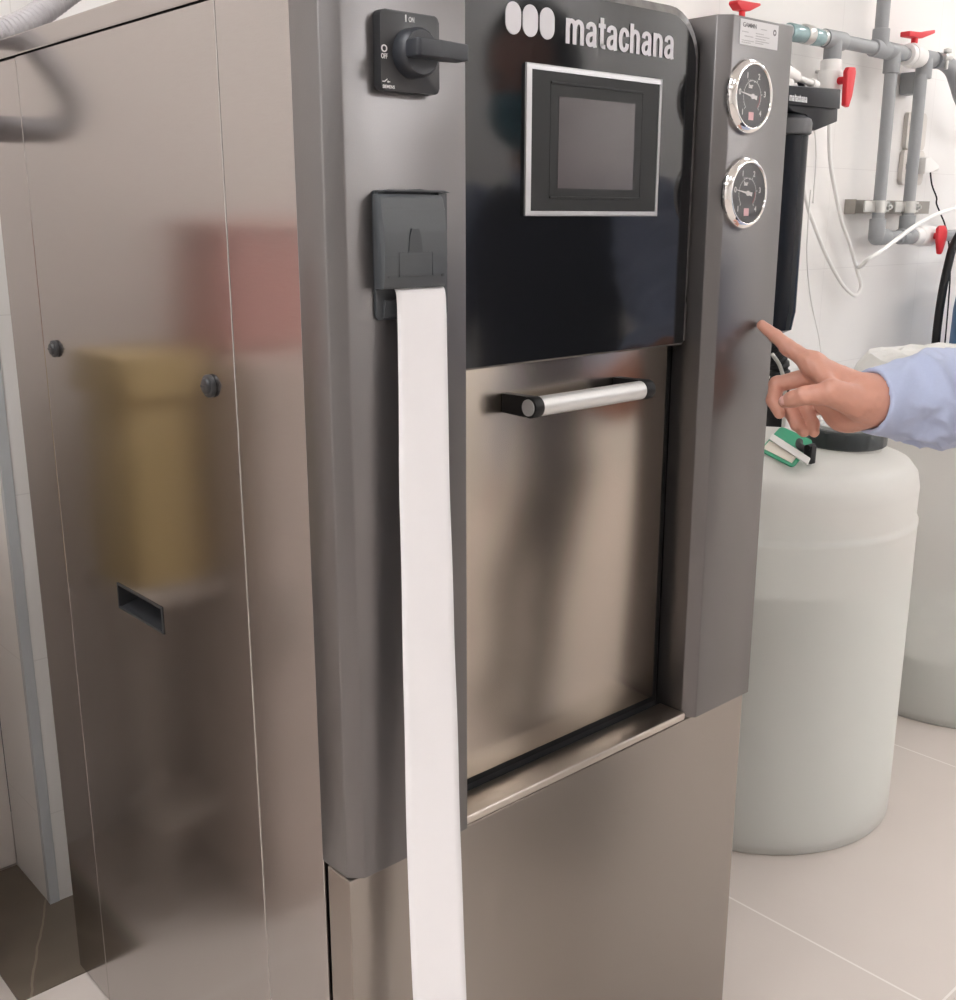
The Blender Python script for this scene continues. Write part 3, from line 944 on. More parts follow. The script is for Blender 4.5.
# ---------------- maker's sticker
SK = bpy.data.objects.new('rating_sticker', None); C.objects.link(SK); SK.parent = ST
SK.location = Vector((1.167, 0.7995, 1.432)) - ST.location
SK['label'] = 'silver rating sticker above the gauges'
bm = B(); box(bm, 1.1285, 1.2060, 0.7994, 0.79995, 1.4175, 1.4450)
obj('sheet', bm, 'sticker', SK)
bm = bm_of(text_mesh('GAMMN', 1.1335, 0.7993, 1.4368, 0.0048, 0.027, 0.012, 0.0001))
obj('maker_name', bm, 'sticker_ink', SK, label='grey printed name')
bm = B(); latheY(bm, 1.1985, 1.4362, [(0.0017, 0.7993), (0.0036, 0.7993)], 24)
obj('round_seal', bm, 'sticker_ink', SK, label='grey round seal')
bm = B()
random.seed(9)
for (x, z, w) in ((1.1325, 1.4315, 0.013), (1.138, 1.4270, 0.017), (1.1325, 1.4222, 0.024), (1.1325, 1.4200, 0.018), (1.160, 1.4318, 0.016), (1.160, 1.4290, 0.028), (1.160, 1.4262, 0.020), (1.160, 1.4236, 0.028), (1.160, 1.4213, 0.016), (1.170, 1.4372, 0.012)):
    xx = x
    while xx < x + w:
        l = random.uniform(0.0015, 0.004)
        box(bm, xx, min(xx + l, x + w), 0.79925, 0.7994, z - 0.0005, z + 0.0005)
        xx += l + 0.0007
obj('small_print', bm, 'sticker_pale', SK, label='unreadable small print')

# ================================================================== PAPER STRIP
zs = [1.161, 1.155, 1.13, 1.07, 1.0, .9, .8, .7, .6, .5, .4, .3, .2]
xs = [.6372, .6369, .6356, .6336, .6315, .6299, .6286, .6272, .6258, .6252, .625, .6252, .6258]
ys = [.7885, .7835, .7805, .7787, .7755, .7721, .7683, .7647, .7611, .757, .7524, .7475, .742]
th = [1.2, 1.6, 1.94, 3.08, 5.54, 9.39, 14.33, 19.96, 25.58, 31.16, 36.7, 41, 44]
zs = [1.1618] + zs; xs = [.6372] + xs; ys = [.7945] + ys; th = [1.2] + th
pts = catmull([(x, y, z) for x, y, z in zip(xs, ys, zs)], 8)
ang_ = catmull([(t, 0, 0) for t in th], 8)
bm = B()
rows = []
W_ = 0.0565
for p, a in zip(pts, ang_):
    a = math.radians(a.x)
    row = []
    for j in range(9):
        s = (j / 8 - 0.5) * W_
        bow = 0.0010 * (1 - (2 * j / 8 - 1) ** 2) * min(1, (1.16 - p.z) * 6 if p.z < 1.16 else 0)
        w = 0.0006 * math.sin(p.z * 37 + j * 0.8)
        row.append(bm.verts.new((p.x + s * math.cos(a) - (bow + w) * math.sin(a), p.y - s * math.sin(a) - (bow + w) * math.cos(a), p.z)))
    rows.append(row)
for r0, r1 in zip(rows, rows[1:]):
    for j in range(8): bm.faces.new((r0[j], r0[j + 1], r1[j + 1], r1[j]))
pp = obj('paper_strip', bm, 'paper', None, smooth='all')
sm = pp.modifiers.new('thickness', 'SOLIDIFY'); sm.thickness = 0.0002
tag(pp, 'long white paper strip hanging from the column printer', 'paper')

# ================================================================== TANKS
def tank(cx, cy, R, Htop, groove, water, label, capped):
    t = thing('water_tank', label, 'water tank', (cx, cy, 0), )
    prof = [(0, 0.002), (R * 0.985, 0.001), (R * 0.998, 0.006), (R, 0.022), (R, 0.07), (R, groove - 0.012), (R + 0.0008, groove - 0.006), (R + 0.0010, groove), (R - 0.003, groove + 0.004),
            (R - 0.004, groove + 0.012), (R - 0.003, Htop - 0.055), (R - 0.008, Htop - 0.028), (R - 0.022, Htop - 0.010), (R - 0.05, Htop), (R * 0.5, Htop + 0.010), (0, Htop + 0.012)]
    bm = B(); lathe(bm, cx, cy, prof, 96)
    obj('body', bm, 'tank', t, smooth='all')
    bm = B(); lathe(bm, cx, cy, [(0, 0.006), (R * 0.93, 0.006), (R * 0.975, 0.03), (R - 0.005, 0.09), (R - 0.005, water), (0, water)], 96)
    obj('water', bm, 'water', t, smooth=True, label='water standing inside the tank')
    return t
T1 = tank(1.917, 1.228, 0.298, 0.762, 0.640, 0.535, 'milky plastic water tank with black screw lid beside the sterilizer', True)
T2 = tank(2.780, 1.170, 0.300, 0.860, 0.700, 0.165, 'taller milky plastic tank under clear film near the back wall', False)
ccx, ccy = 2.020, 1.117
bm = B(); lathe(bm, ccx, ccy, [(0.072, 0.760), (0.072, 0.785)], 64)
obj('neck', bm, 'tank', T1, smooth=True)
bm = B()
rr = 0.0800
prof_n = 96
rings = []
for (r, z) in ((rr - 0.004, 0.7735), (rr, 0.7765), (rr, 0.8060), (rr - 0.003, 0.8100), (rr - 0.012, 0.8108), (rr - 0.014, 0.8080)):
    ring = []
    for i in range(prof_n):
        a = 2 * PI * i / prof_n
        q = r + (0.0012 if (i % 8) < 2 and r == rr else 0)
        ring.append(bm.verts.new((ccx + q * math.cos(a), ccy + q * math.sin(a), z)))
    rings.append(ring)
for a, b_ in zip(rings, rings[1:]):
    for i in range(prof_n): bm.faces.new((a[i], a[(i + 1) % prof_n], b_[(i + 1) % prof_n], b_[i]))
cap = obj('screw_lid', bm, 'cap', T1, smooth=True, label='black ribbed screw ring')
bm = B(); lathe(bm, ccx, ccy, [(rr - 0.0142, 0.8085), (rr - 0.020, 0.8095), (rr - 0.022, 0.8145), (rr - 0.026, 0.8155), (rr - 0.030, 0.811), (0, 0.811)], 64)
obj('lid_disc', bm, 'cap_top', T1, smooth=True, label='greyish clear lid disc')

# film lying over tank 2
random.seed(3)
bm = B()
nr, na = 13, 46
rings = []
for i in range(nr + 1):
    rr_ = 0.335 * i / nr
    ring = []
    jit = random.uniform(0, 0.1)
    for j in range(na):
        a = 2 * PI * (j + random.uniform(-0.35, 0.35)) / na + jit
        x, y = 2.78 + rr_ * math.cos(a), 1.17 + rr_ * math.sin(a)
        top = 0.884 if rr_ < 0.262 else 0.884 - (rr_ - 0.262) ** 2 * 6.0
        n1 = mnoise.noise(Vector((x * 14, y * 14, 0.3))) ; n2 = abs(mnoise.noise(Vector((x * 26, y * 22, 4.7)))); n3 = abs(mnoise.noise(Vector((x * 9, y * 15, 9.1))))
        z = top + 0.006 * n1 + random.uniform(-0.006, 0.008)
        if rr_ > 0.296: z = min(z, 0.872) - (rr_ - 0.296) * 1.3
        z = max(z, 0.8745) if rr_ <= 0.296 else z
        ring.append(bm.verts.new((x, y, z)))
    rings.append(ring)
for a, b_ in zip(rings[1:], rings[2:]):
    for j in range(na): bm.faces.new((a[j], a[(j + 1) % na], b_[(j + 1) % na], b_[j]))
bm.faces.new(rings[1])
bmesh.ops.delete(bm, geom=rings[0], context='VERTS')
fl = obj('plastic_film', bm, 'film', None)
tag(fl, 'crinkled clear plastic film spread over the taller tank', 'plastic film')

# ================================================================== green test card, white strips, clip on the tank lid
def slab(bm, A, Bp, D, th_, mi=0):
    A, Bp, D = Vector(A), Vector(Bp), Vector(D)
    n = (Bp - A).cross(D - A).normalized()
    if n.z < 0: n = -n
    vs = [A, Bp, Bp + D - A, D]
    lo = [bm.verts.new(v) for v in vs]; hi = [bm.verts.new(v + n * th_) for v in vs]
    bm.faces.new(lo[::-1]); bm.faces.new(hi)
    for i in range(4): bm.faces.new((lo[i], lo[(i + 1) % 4], hi[(i + 1) % 4], hi[i]))
    return bm
GC = thing('green_card', 'green card folder lying against the black tank lid', 'card', (1.86, 1.15, 0.778))
A = Vector((1.972, 1.238, 0.797)); Bc = Vector((1.885, 1.108, 0.797)); D_ = Vector((1.825, 1.190, 0.7748))
e1, e2 = (Bc - A), (D_ - A)
up = e1.cross(e2).normalized()
if up.z < 0: up = -up
def cardpt(u, v, h_): return A + e1 * u + e2 * v + up * h_
bm = B()
pl = rrect(0.0, 1.0, 0.0, 1.0, (0.12,) * 4, 6)
lo_ = [bm.verts.new(cardpt(u, v, 0)) for u, v in pl]; hi_ = [bm.verts.new(cardpt(u, v, 0.003)) for u, v in pl]
bm.faces.new(lo_[::-1]); bm.faces.new(hi_)
for i in range(len(lo_)): bm.faces.new((lo_[i], lo_[(i + 1) % len(lo_)], hi_[(i + 1) % len(lo_)], hi_[i]))
obj('folder', bm, 'green', GC)
bm = B(); slab(bm, cardpt(0.05, 0.62, 0.0032), cardpt(0.92, 0.62, 0.0032), cardpt(0.05, 0.92, 0.0032), 0.001)
obj('label_slip', bm, 'card', GC, label='cream slip on the green card')
TSK = thing('test_strip_holder', 'clear and white strip with black clip resting on the green card', 'clip', (1.84, 1.11, 0.785))
bm = B(); slab(bm, cardpt(0.02, 0.42, 0.0060), cardpt(1.25, 0.60, 0.0060), cardpt(0.06, 0.62, 0.0060), 0.0025)
obj('strip', bm, 'white_plastic', TSK)
q = cardpt(1.13, 0.42, 0.004)
bm = B(); box(bm, q.x - 0.009, q.x + 0.009, q.y - 0.009, q.y + 0.009, q.z - 0.020, q.z + 0.016, 0.003)
cyl(bm, (q.x - 0.011, q.y, q.z + 0.012), (q.x + 0.011, q.y, q.z + 0.012), 0.006, None, 16)
q2 = cardpt(0.86, 0.42, 0.009)
tube(bm, [q2 + Vector((0.03, 0.02, 0.002)), q2, q + Vector((0, 0, 0.002))], 0.007, 12, 6)
obj('clip', bm, 'rubber', TSK, smooth=True, label='black clip')

# ================================================================== PIPEWORK on the back wall
YP = 1.740
PW = thing('pipework', 'grey plastic pipework with white ball valves along the back wall', 'pipes', (3.0, YP, 1.7))
RP = 0.0185
ZH, ZQ = 1.700, 1.165
def pipe(p0, p1, r=RP, m='pvc', name='pipe', cap=True, bev=0.0):
    bm = B(); cyl(bm, p0, p1, r, None, 28, bev)
    return obj(name, bm, m, PW, smooth=True)
def fitting(name, segs, m='pvc', ball=None, parent=None):
    bm = B()
    for p0, p1, r in segs: cyl(bm, p0, p1, r, None, 28, 0.002)
    if ball:
        for c, r in ball:
            bmesh.ops.create_uvsphere(bm, u_segments=24, v_segments=14, radius=r, matrix=Matrix.Translation(c))
    return obj(name, bm, m, parent or PW, smooth=True)
RF = 0.0245
# header
pipe((2.50, YP, ZH - 0.014), (2.68, YP, ZH - 0.002))
pipe((2.93, YP, ZH), (3.12, YP, ZH))
pipe((3.27, YP, ZH), (3.32, YP, ZH))
# clear teal couplings
for (a, b_) in ((2.670, 2.745), (2.770, 2.830)):
    bm = B(); cyl(bm, (a, YP, ZH - 0.002), (b_, YP, ZH - 0.002), 0.0225, None, 24, 0.003)
    obj('union', bm, 'teal', PW, smooth=True, label='clear teal union')
fitting('collar', [((2.742, YP, ZH), (2.775, YP, ZH), 0.0255)], 'zinc')
fitting('collar', [((2.825, YP, ZH), (2.850, YP, ZH), 0.021)], 'zinc')
fitting('tee_fitting', [((2.845, YP, ZH), (2.945, YP, ZH), RF), ((2.895, YP, ZH), (2.895, YP, ZH - 0.052), RF)])
fitting('tee_fitting', [((3.110, YP, ZH), (3.190, YP, ZH), RF), ((3.150, YP, ZH), (3.150, YP, ZH + 0.055), RF)])
pipe((3.150, YP, ZH + 0.05), (3.150, YP, 2.60), 0.0195)
fitting('tee_fitting', [((3.180, YP, ZH), (3.280, YP, ZH), RF), ((3.228, YP, ZH), (3.228, YP, ZH - 0.060), RF)])
# vertical runs
pipe((3.228, YP, ZH - 0.05), (3.228, YP, ZQ + 0.03))
fitting('elbow', [((3.228, YP, ZQ + 0.055), (3.228, YP, ZQ), RF), ((3.228, YP, ZQ), (3.290, YP, ZQ), RF)], ball=[((3.228, YP, ZQ), RF)])
pipe((3.28, YP, ZQ), (3.39, YP, ZQ))
fitting('tee_fitting', [((3.375, YP, ZQ), (3.480, YP, ZQ), RF), ((3.415, YP, ZQ), (3.415, YP, ZQ + 0.065), RF)])
pipe((3.415, YP, ZQ + 0.05), (3.415, YP, ZH - 0.05))
fitting('tee_fitting', [((3.390, YP, ZH), (3.480, YP, ZH), RF), ((3.428, YP, ZH), (3.428, YP, ZH - 0.060), RF)])
pipe((3.47, YP, ZH), (3.55, YP - 0.01, ZH - 0.004))
bm = B(); tube(bm, [(3.480, YP - 0.008, ZH - 0.002), (3.530, YP - 0.012, ZH - 0.004), (3.575, YP - 0.02, ZH - 0.024), (3.600, YP - 0.03, ZH - 0.065), (3.625, YP - 0.04, ZH - 0.11), (3.70, YP - 0.05, ZH - 0.16), (3.90, YP - 0.05, ZH - 0.18)], 0.0245, 20, 6)
obj('elbow', bm, 'pvc', PW, smooth=True)
fitting('bolt', [((3.500, YP - 0.035, ZH - 0.03), (3.500, YP - 0.035, ZH + 0.032), 0.006), ((3.500, YP - 0.035, ZH + 0.018), (3.500, YP - 0.035, ZH + 0.030), 0.012), ((3.480, YP - 0.036, ZH + 0.006), (3.525, YP - 0.036, ZH + 0.006), 0.009)], 'zinc')
# ball valves
def valve(axis, c, l, rv, hdl):
    v = bpy.data.objects.new('ball_valve', None); C.objects.link(v); v.parent = PW
    v.location = Vector(c) - PW.location
    v['label'] = 'white ball valve with red lever'
    c = Vector(c); a = Vector((1, 0, 0)) if axis == 'x' else Vector((0, 0, 1))
    bm = B()
    cyl(bm, c - a * l, c + a * l, rv * 0.86, None, 28, 0.004)
    cyl(bm, c - a * l * 0.55, c + a * l * 0.55, rv, None, 28, 0.010)
    obj('valve_body', bm, 'white_plastic', v, smooth=True)
    bm = B(); hdl(bm, c, rv)
    obj('lever', bm, 'red', v, smooth=True, label='red lever')
def lever_top(bm, c, r):
    cyl(bm, c + Vector((0, 0, r - 0.004)), c + Vector((0, 0, r + 0.018)), 0.010, None, 16)
    prism(bm, [(c.x - 0.062, c.z + r + 0.012), (c.x + 0.02, c.z + r + 0.014), (c.x + 0.095, c.z + r + 0.036), (c.x + 0.095, c.z + r + 0.046), (c.x + 0.01, c.z + r + 0.030), (c.x - 0.062, c.z + r + 0.027)], 'y', c.y - 0.016, c.y + 0.016, 0.003)
def lever_wedge(bm, c, r):
    cyl(bm, c + Vector((0.01, 0, r - 0.004)), c + Vector((0.01, 0, r + 0.026)), 0.008, None, 16)
    prism(bm, [(c.x - 0.030, c.z + r + 0.036), (c.x - 0.012, c.z + r + 0.024), (c.x + 0.025, c.z + r + 0.024), (c.x + 0.070, c.z + r + 0.042), (c.x + 0.068, c.z + r + 0.047), (c.x - 0.028, c.z + r + 0.044)], 'y', c.y - 0.014, c.y + 0.014, 0.002)
def lever_front_right(bm, c, r):
    c = c + Vector((-0.030, 0, -0.012))
    cyl(bm, c + Vector((0.024, -r + 0.004, 0.01)), c + Vector((0.026, -r - 0.022, 0.01)), 0.010, None, 16)
    y0_ = c.y - r - 0.034
    prism(bm, [(c.x + 0.002, c.z + 0.030), (c.x + 0.012, c.z + 0.042), (c.x + 0.044, c.z + 0.044), (c.x + 0.050, c.z + 0.030), (c.x + 0.040, c.z - 0.030), (c.x + 0.026, c.z - 0.062), (c.x + 0.006, c.z - 0.058), (c.x + 0.006, c.z - 0.01)], 'y', y0_, y0_ + 0.014, 0.003)
def lever_front(bm, c, r):
    cyl(bm, c + Vector((0, -r + 0.004, 0)), c + Vector((0, -r - 0.018, 0)), 0.010, None, 16)
    y0_ = c.y - r - 0.026
    prism(bm, [(c.x - 0.030, c.z + 0.024), (c.x - 0.014, c.z + 0.034), (c.x + 0.014, c.z + 0.034), (c.x + 0.034, c.z + 0.016), (c.x + 0.034, c.z - 0.008), (c.x + 0.016, c.z - 0.048), (c.x + 0.006, c.z - 0.058), (c.x - 0.008, c.z - 0.056), (c.x - 0.028, c.z - 0.010)], 'y', y0_, y0_ + 0.012, 0.003)
valve('z', (2.893, YP, 1.592), 0.056, 0.034, lever_front_right)
valve('x', (3.352, YP, ZH), 0.044, 0.036, lever_top)
valve('x', (3.545, YP, ZQ), 0.090, 0.033, lever_front)
valve('x', (2.450, YP, ZH - 0.034), 0.05, 0.034, lever_wedge)
pipe((2.893, YP, 1.545), (2.893, YP, 1.515))
pipe((3.64, YP, ZQ), (4.30, YP, ZQ))
# wall clip behind the upper valve
bm = B(); box(bm, 3.435, 3.485, YP + 0.025, YW - 0.001, 1.600, 1.665, 0.003)
obj('wall_clip', bm, 'pvc', PW)

# metal rail and clamps
RL = thing('pipe_rail', 'short galvanised wall rail clamping both upright grey pipes', 'bracket', (3.38, 1.79, 1.255))
bm = B()
box(bm, 3.165, 3.640, 1.782, 1.786, 1.236, 1.276)
box(bm, 3.165, 3.640, 1.786, YW - 0.001, 1.270, 1.276); box(bm, 3.165, 3.640, 1.786, YW - 0.001, 1.236, 1.242)
box(bm, 3.163, 3.166, 1.782, YW - 0.001, 1.234, 1.278)
obj('rail', bm, 'rail', RL)
for x in (3.228, 3.415):
    bm = B()
    n = 32
    o_r, i_r = RP + 0.0035, RP + 0.0006
    for z0_, z1_ in ((1.238, 1.274),):
        ring = [[bm.verts.new((x + r * math.cos(2 * PI * i / n), YP + r * math.sin(2 * PI * i / n), z)) for i in range(n)] for r, z in ((i_r, z0_), (o_r, z0_), (o_r, z1_), (i_r, z1_))]
        for a in range(4):
            p, q_ = ring[a], ring[(a + 1) % 4]
            for i in range(n): bm.faces.new((p[i], p[(i + 1) % n], q_[(i + 1) % n], q_[i]))
    box(bm, x + o_r - 0.002, x + o_r + 0.030, YP - 0.008, YP - 0.003, 1.240, 1.272, 0.001)
    box(bm, x + o_r - 0.002, x + o_r + 0.030, YP + 0.003, YP + 0.008, 1.240, 1.272, 0.001)
    box(bm, x - o_r - 0.060, x - o_r + 0.002, YP + 0.000, YP + 0.006, 1.240, 1.272, 0.001)
    cyl(bm, (x + o_r + 0.018, YP - 0.022, 1.256), (x + o_r + 0.018, 1.782, 1.256), 0.0055, None, 12)
    cyl(bm, (x + o_r + 0.018, YP - 0.016, 1.256), (x + o_r + 0.018, YP - 0.008, 1.256), 0.011, None, 6)
    cyl(bm, (x, YP + o_r - 0.001, 1.256), (x, 1.784, 1.256), 0.006, None, 12)
    obj('pipe_clamp', bm, 'zinc', RL, smooth=True)

# sockets
S1 = thing('wall_socket', 'upper cream switch plate partly behind the second upright pipe', 'switch', (3.545, YW, 1.495))
bm = B(); prism(bm, rrect(3.484, 3.610, 1.438, 1.552, (0.014,) * 4, 5), 'y', YW - 0.016, YW - 0.0005, 0.005)
obj('plate', bm, 'ivory', S1, smooth=True)
bm = B(); prism(bm, rrect(3.520, 3.578, 1.462, 1.528, (0.003,) * 4, 3), 'y', YW - 0.021, YW - 0.012, 0.002)
obj('rocker', bm, 'ivory', S1, smooth=True)
S2 = thing('wall_socket', 'lower cream wall socket with a plug in it', 'socket', (3.55, YW, 1.385))
bm = B(); prism(bm, rrect(3.478, 3.618, 1.328, 1.436, (0.014,) * 4, 5), 'y', YW - 0.016, YW - 0.0005, 0.005)
obj('plate', bm, 'ivory', S2, smooth=True)
bm = B(); cyl(bm, (3.530, YW - 0.022, 1.385), (3.530, YW - 0.012, 1.385), 0.034, None, 32, 0.002)
obj('socket_well', bm, 'gasket', S2, smooth=True, label='dark socket well')
PLG = thing('power_plug', 'flat white plug with thin black lead in the lower socket', 'plug', (3.60, 1.78, 1.39))
bm = B(); prism(bm, [(3.545, 1.360), (3.545, 1.412), (3.575, 1.416), (3.640, 1.392), (3.648, 1.382), (3.640, 1.374), (3.580, 1.366)], 'y', 1.762, YW - 0.023, 0.005)
obj('plug_body', bm, 'white_plastic', PLG, smooth=True)
bm = B(); tube(bm, [(3.625, 1.785, 1.378), (3.680, 1.80, 1.330), (3.722, 1.80, 1.290), (3.726, 1.80, 1.270), (3.765, 1.80, 1.235), (3.806, 1.80, 1.198), (3.856, 1.805, 1.14), (3.90, 1.805, 1.0), (3.92, 1.805, 0.6)], 0.0028, 8, 4)
obj('lead', bm, 'rubber', PLG, smooth=True, label='thin black lead')

# ================================================================== WATER FILTER
FX, FY = 2.620, 1.690
WF = thing('water_filter', 'black cylinder water filter hanging on the wall behind the right column', 'water filter', (FX, FY, 0.9))
RT = 0.055
bm = B(); lathe(bm, FX, FY, [(0, 0.918), (0.030, 0.918), (0.047, 0.926), (RT - 0.002, 0.965), (RT, 0.975), (RT, 1.43), (0, 1.43)], 48)
obj('housing', bm, 'filter', WF, smooth=True)
bm = B(); lathe(bm, FX, FY, [(0, 0.872), (0.022, 0.872), (0.024, 0.88), (0.026, 0.92), (0, 0.92)], 32)
obj('drain_stub', bm, 'filter', WF, smooth=True)
bm = B(); lathe(bm, FX, FY, [(RT + 0.001, 1.432), (RT + 0.007, 1.436), (RT + 0.008, 1.462), (RT + 0.004, 1.472), (RT - 0.01, 1.480), (RT - 0.02, 1.486)], 48)
obj('collar', bm, 'filter_grey', WF, smooth=True, label='grey collar ring')
bm = B()
prism(bm, [(2.500, 1.535), (2.690, 1.535), (2.775, 1.530), (2.788, 1.506), (2.790, 1.474), (2.682, 1.445), (2.660, 1.452), (2.640, 1.485), (2.570, 1.485), (2.555, 1.50), (2.500, 1.50)], 'y', 1.646, 1.712, 0.003)
prism(bm, [(2.490, 1.544), (2.772, 1.554), (2.775, 1.504), (2.490, 1.500)], 'y', 1.632, 1.650, 0.003)
box(bm, 2.50, 2.70, 1.710, YW - 0.001, 1.48, 1.53, 0.003)
obj('head', bm, 'filter', WF, smooth=True)
obj('lettering', grotesk('matachana', 2.529, 1.6312, 1.509, 0.0135, 0.081), 'white_print', WF, label='white lettering on the filter head')
bm = B(); cyl(bm, (2.50, 1.66, 1.590), (2.600, 1.66, 1.572), 0.022, 0.015, 20, 0.003); cyl(bm, (2.59, 1.66, 1.573), (2.680, 1.66, 1.562), 0.0085, None, 16); cyl(bm, (2.670, 1.66, 1.563), (2.695, 1.66, 1.560), 0.013, None, 16, 0.002)
box(bm, 2.535, 2.578, 1.650, 1.680, 1.534, 1.575, 0.004)
obj('inlet_fitting', bm, 'white_plastic', WF, smooth=True, label='white push-in fitting')
bm = B(); tube(bm, [(2.53, 1.68, 1.612), (2.575, 1.68, 1.604), (2.615, 1.68, 1.588), (2.655, 1.68, 1.560), (2.665, 1.68, 1.535)], 0.008, 10, 5)
obj('clip_spring', bm, 'filter_grey', WF, smooth=True)

# ================================================================== TUBES, CABLES, HOSES
def line(name, pts, r, m, label, cat, n=12, k=8, rfun=None, group=None):
    bm = B(); tube(bm, pts, r, n, k, rfun=rfun)
    return tag(obj(name, bm, m, None, smooth='all'), label, cat, group)
line('tubing', [[2.82, 1.8195, 1.44], [2.83, 1.79, 1.42], [2.873, 1.775, 1.272], [2.925, 1.775, 1.202], [3.004, 1.775, 1.115], [3.096, 1.775, 1.035], [3.174, 1.775, 0.992], [3.208, 1.775, 0.99], [3.225, 1.775, 1.017], [3.192, 1.775, 1.065], [3.138, 1.775, 1.142], [3.08, 1.775, 1.21], [3.025, 1.775, 1.302], [2.985, 1.775, 1.386], [2.965, 1.775, 1.482], [2.955, 1.775, 1.57], [2.95, 1.8, 1.62], [2.95, 1.8195, 1.63]],
     0.0058, 'tube', 'white tube looping down on the wall beside the black filter', 'tube')
line('tubing', [[3.70, 1.605, 1.262], [3.505, 1.6, 1.258], [3.342, 1.6, 1.237], [3.191, 1.6, 1.199], [3.024, 1.6, 1.138], [2.945, 1.61, 1.105], [3.05, 1.68, 1.088], [3.19, 1.768, 1.074]],
     0.0065, 'tube', 'white tube slanting across in front of the grey pipes', 'tube')
line('tubing', [[2.900, 1.79, 1.47], [2.903, 1.78, 1.452], [2.918, 1.78, 1.384], [2.919, 1.78, 1.301], [2.919, 1.78, 1.264]], 0.0025, 'tube', 'thin short tube hanging to the right of the filter housing', 'tube', 8)
line('tubing', [[2.852, 1.75, 1.30], [2.852, 1.75, 1.203], [2.861, 1.75, 1.104], [2.898, 1.75, 0.988], [2.968, 1.75, 0.851], [3.0, 1.75, 0.70], [3.01, 1.76, 0.35], [3.01, 1.77, 0.004]], 0.0022, 'tube', 'hair-thin white tube dropping behind the pointing finger', 'tube', 8)
line('cable', [[3.86, 1.655, 1.275], [3.717, 1.66, 1.231], [3.598, 1.66, 1.152], [3.56, 1.66, 1.073], [3.537, 1.66, 0.962], [3.531, 1.66, 0.832], [3.547, 1.66, 0.698], [3.56, 1.66, 0.4], [3.56, 1.66, 0.02]], 0.0135, 'rubber', 'thick black cable hanging beside the blue drum', 'cable')
# black corrugated drain hose behind the right column
line('drain_hose', [(2.44, 1.60, 0.93), (2.485, 1.60, 0.89), (2.515, 1.60, 0.845), (2.522, 1.60, 0.79), (2.515, 1.60, 0.70), (2.50, 1.60, 0.4), (2.50, 1.60, 0.03)], 0.026, 'rubber', 'black ribbed hose just behind the right column under the filter', 'hose', 16, 14,
     rfun=lambda s: 0.024 + 0.005 * (1 if (s % 0.022) < 0.011 else 0))
line('cable', [(2.42, 1.56, 0.885), (2.46, 1.56, 0.850), (2.485, 1.56, 0.80), (2.495, 1.56, 0.72), (2.49, 1.56, 0.4), (2.48, 1.56, 0.006)], 0.005, 'zinc', 'thin grey braided line crossing the black ribbed hose', 'cable')
# corrugated grey hose at the rear left corner of the machine
line('corrugated_hose', [(.97, YW, 1.70), (.95, 1.79, 1.70), (.87, 1.73, 1.66), (.77, 1.70, 1.585), (.70, 1.68, 1.535), (.63, 1.655, 1.488), (.575, 1.638, 1.466), (.535, 1.62, 1.462), (.502, 1.60, 1.458), (.478, 1.60, 1.437), (.456, 1.60, 1.409), (.440, 1.60, 1.374), (.462, 1.60, 1.345), (.505, 1.605, 1.341), (.54, 1.645, 1.343), (.60, 1.70, 1.348), (.66, 1.79, 1.35), (.67, YW, 1.35)],
     0.017, 'hose', 'pale grey corrugated hose at the upper rear corner of the machine', 'hose', 20, 40,
     rfun=lambda s: 0.0165 + 0.0016 * math.sin(s * 2 * PI / 0.0085))

# ================================================================== BLUE DRUM
BD = thing('blue_drum', 'blue plastic drum at the right edge beside the black cable', 'drum', (3.74, 1.42, 0))
bm = B(); lathe(bm, 3.74, 1.42, [(0, 0.0), (0.24, 0.0), (0.262, 0.02), (0.266, 0.30), (0.272, 0.31), (0.272, 0.33), (0.266, 0.34), (0.266, 0.66), (0.272, 0.67), (0.272, 0.69), (0.266, 0.70), (0.264, 0.93), (0.256, 1.00), (0.235, 1.045), (0.19, 1.065), (0, 1.07)], 64)
obj('body', bm, 'blue', BD, smooth='all')
bm = B(); cyl(bm, (3.74, 1.30, 1.065), (3.74, 1.30, 1.09), 0.035, None, 24, 0.003)
obj('bung', bm, 'white_plastic', BD, smooth=True)

# ================================================================== unseen things mirrored in the steel side; cart and cabinet added for the reflection
CT = thing('added_cart', 'low grey cart, unseen and added under the bin, mirrored dimly in the steel side panel', 'cart', (0.28, 1.71, 0))
bm = B(); box(bm, 0.245, 0.415, 1.60, 1.80, 0.60, 0.63, 0.004)
obj('tray', bm, 'cart', CT)
bm = B(); box(bm, 0.255, 0.385, 1.65, 1.785, 0.16, 0.18, 0.004)
obj('shelf', bm, 'cart', CT)
for (x, y) in ((0.257, 1.645), (0.385, 1.645), (0.257, 1.785), (0.385, 1.785)):
    bm = B(); cyl(bm, (x, y, 0.0), (x, y, 0.602), 0.010, None, 16)
    obj('leg', bm, 'cart', CT, smooth=True)
YB = thing('waste_bin', 'yellow waste bin mirrored as a golden blur in the side panel', 'bin', (0.31, 1.71, 0.63))
bm = B()
prism(bm, rrect(0.262, 0.402, 1.615, 1.785, (0.03,) * 4, 5), 'z', 0.6305, 0.95, 0.006)
obj('body', bm, 'yellow', YB, smooth=True)
bm = B(); prism(bm, rrect(0.252, 0.412, 1.605, 1.795, (0.03,) * 4, 5), 'z', 0.95, 1.015, 0.012)
obj('lid', bm, 'yellow', YB, smooth=True)
CB = thing('added_cabinet', 'unseen pale cabinet added to be mirrored in the steel side panel', 'cabinet', (-0.10, 1.62, 0))  # added out of view to tone the panel's reflection and carry the box
bm = B(); box(bm, -0.30, 0.235, 1.50, 1.79, 0.0, 1.00, 0.004)
obj('body', bm, 'cart_pale', CB)
bm = B(); box(bm, -0.29, 0.225, 1.494, 1.499, 0.05, 0.97, 0.002)
obj('door', bm, 'cart_pale', CB)
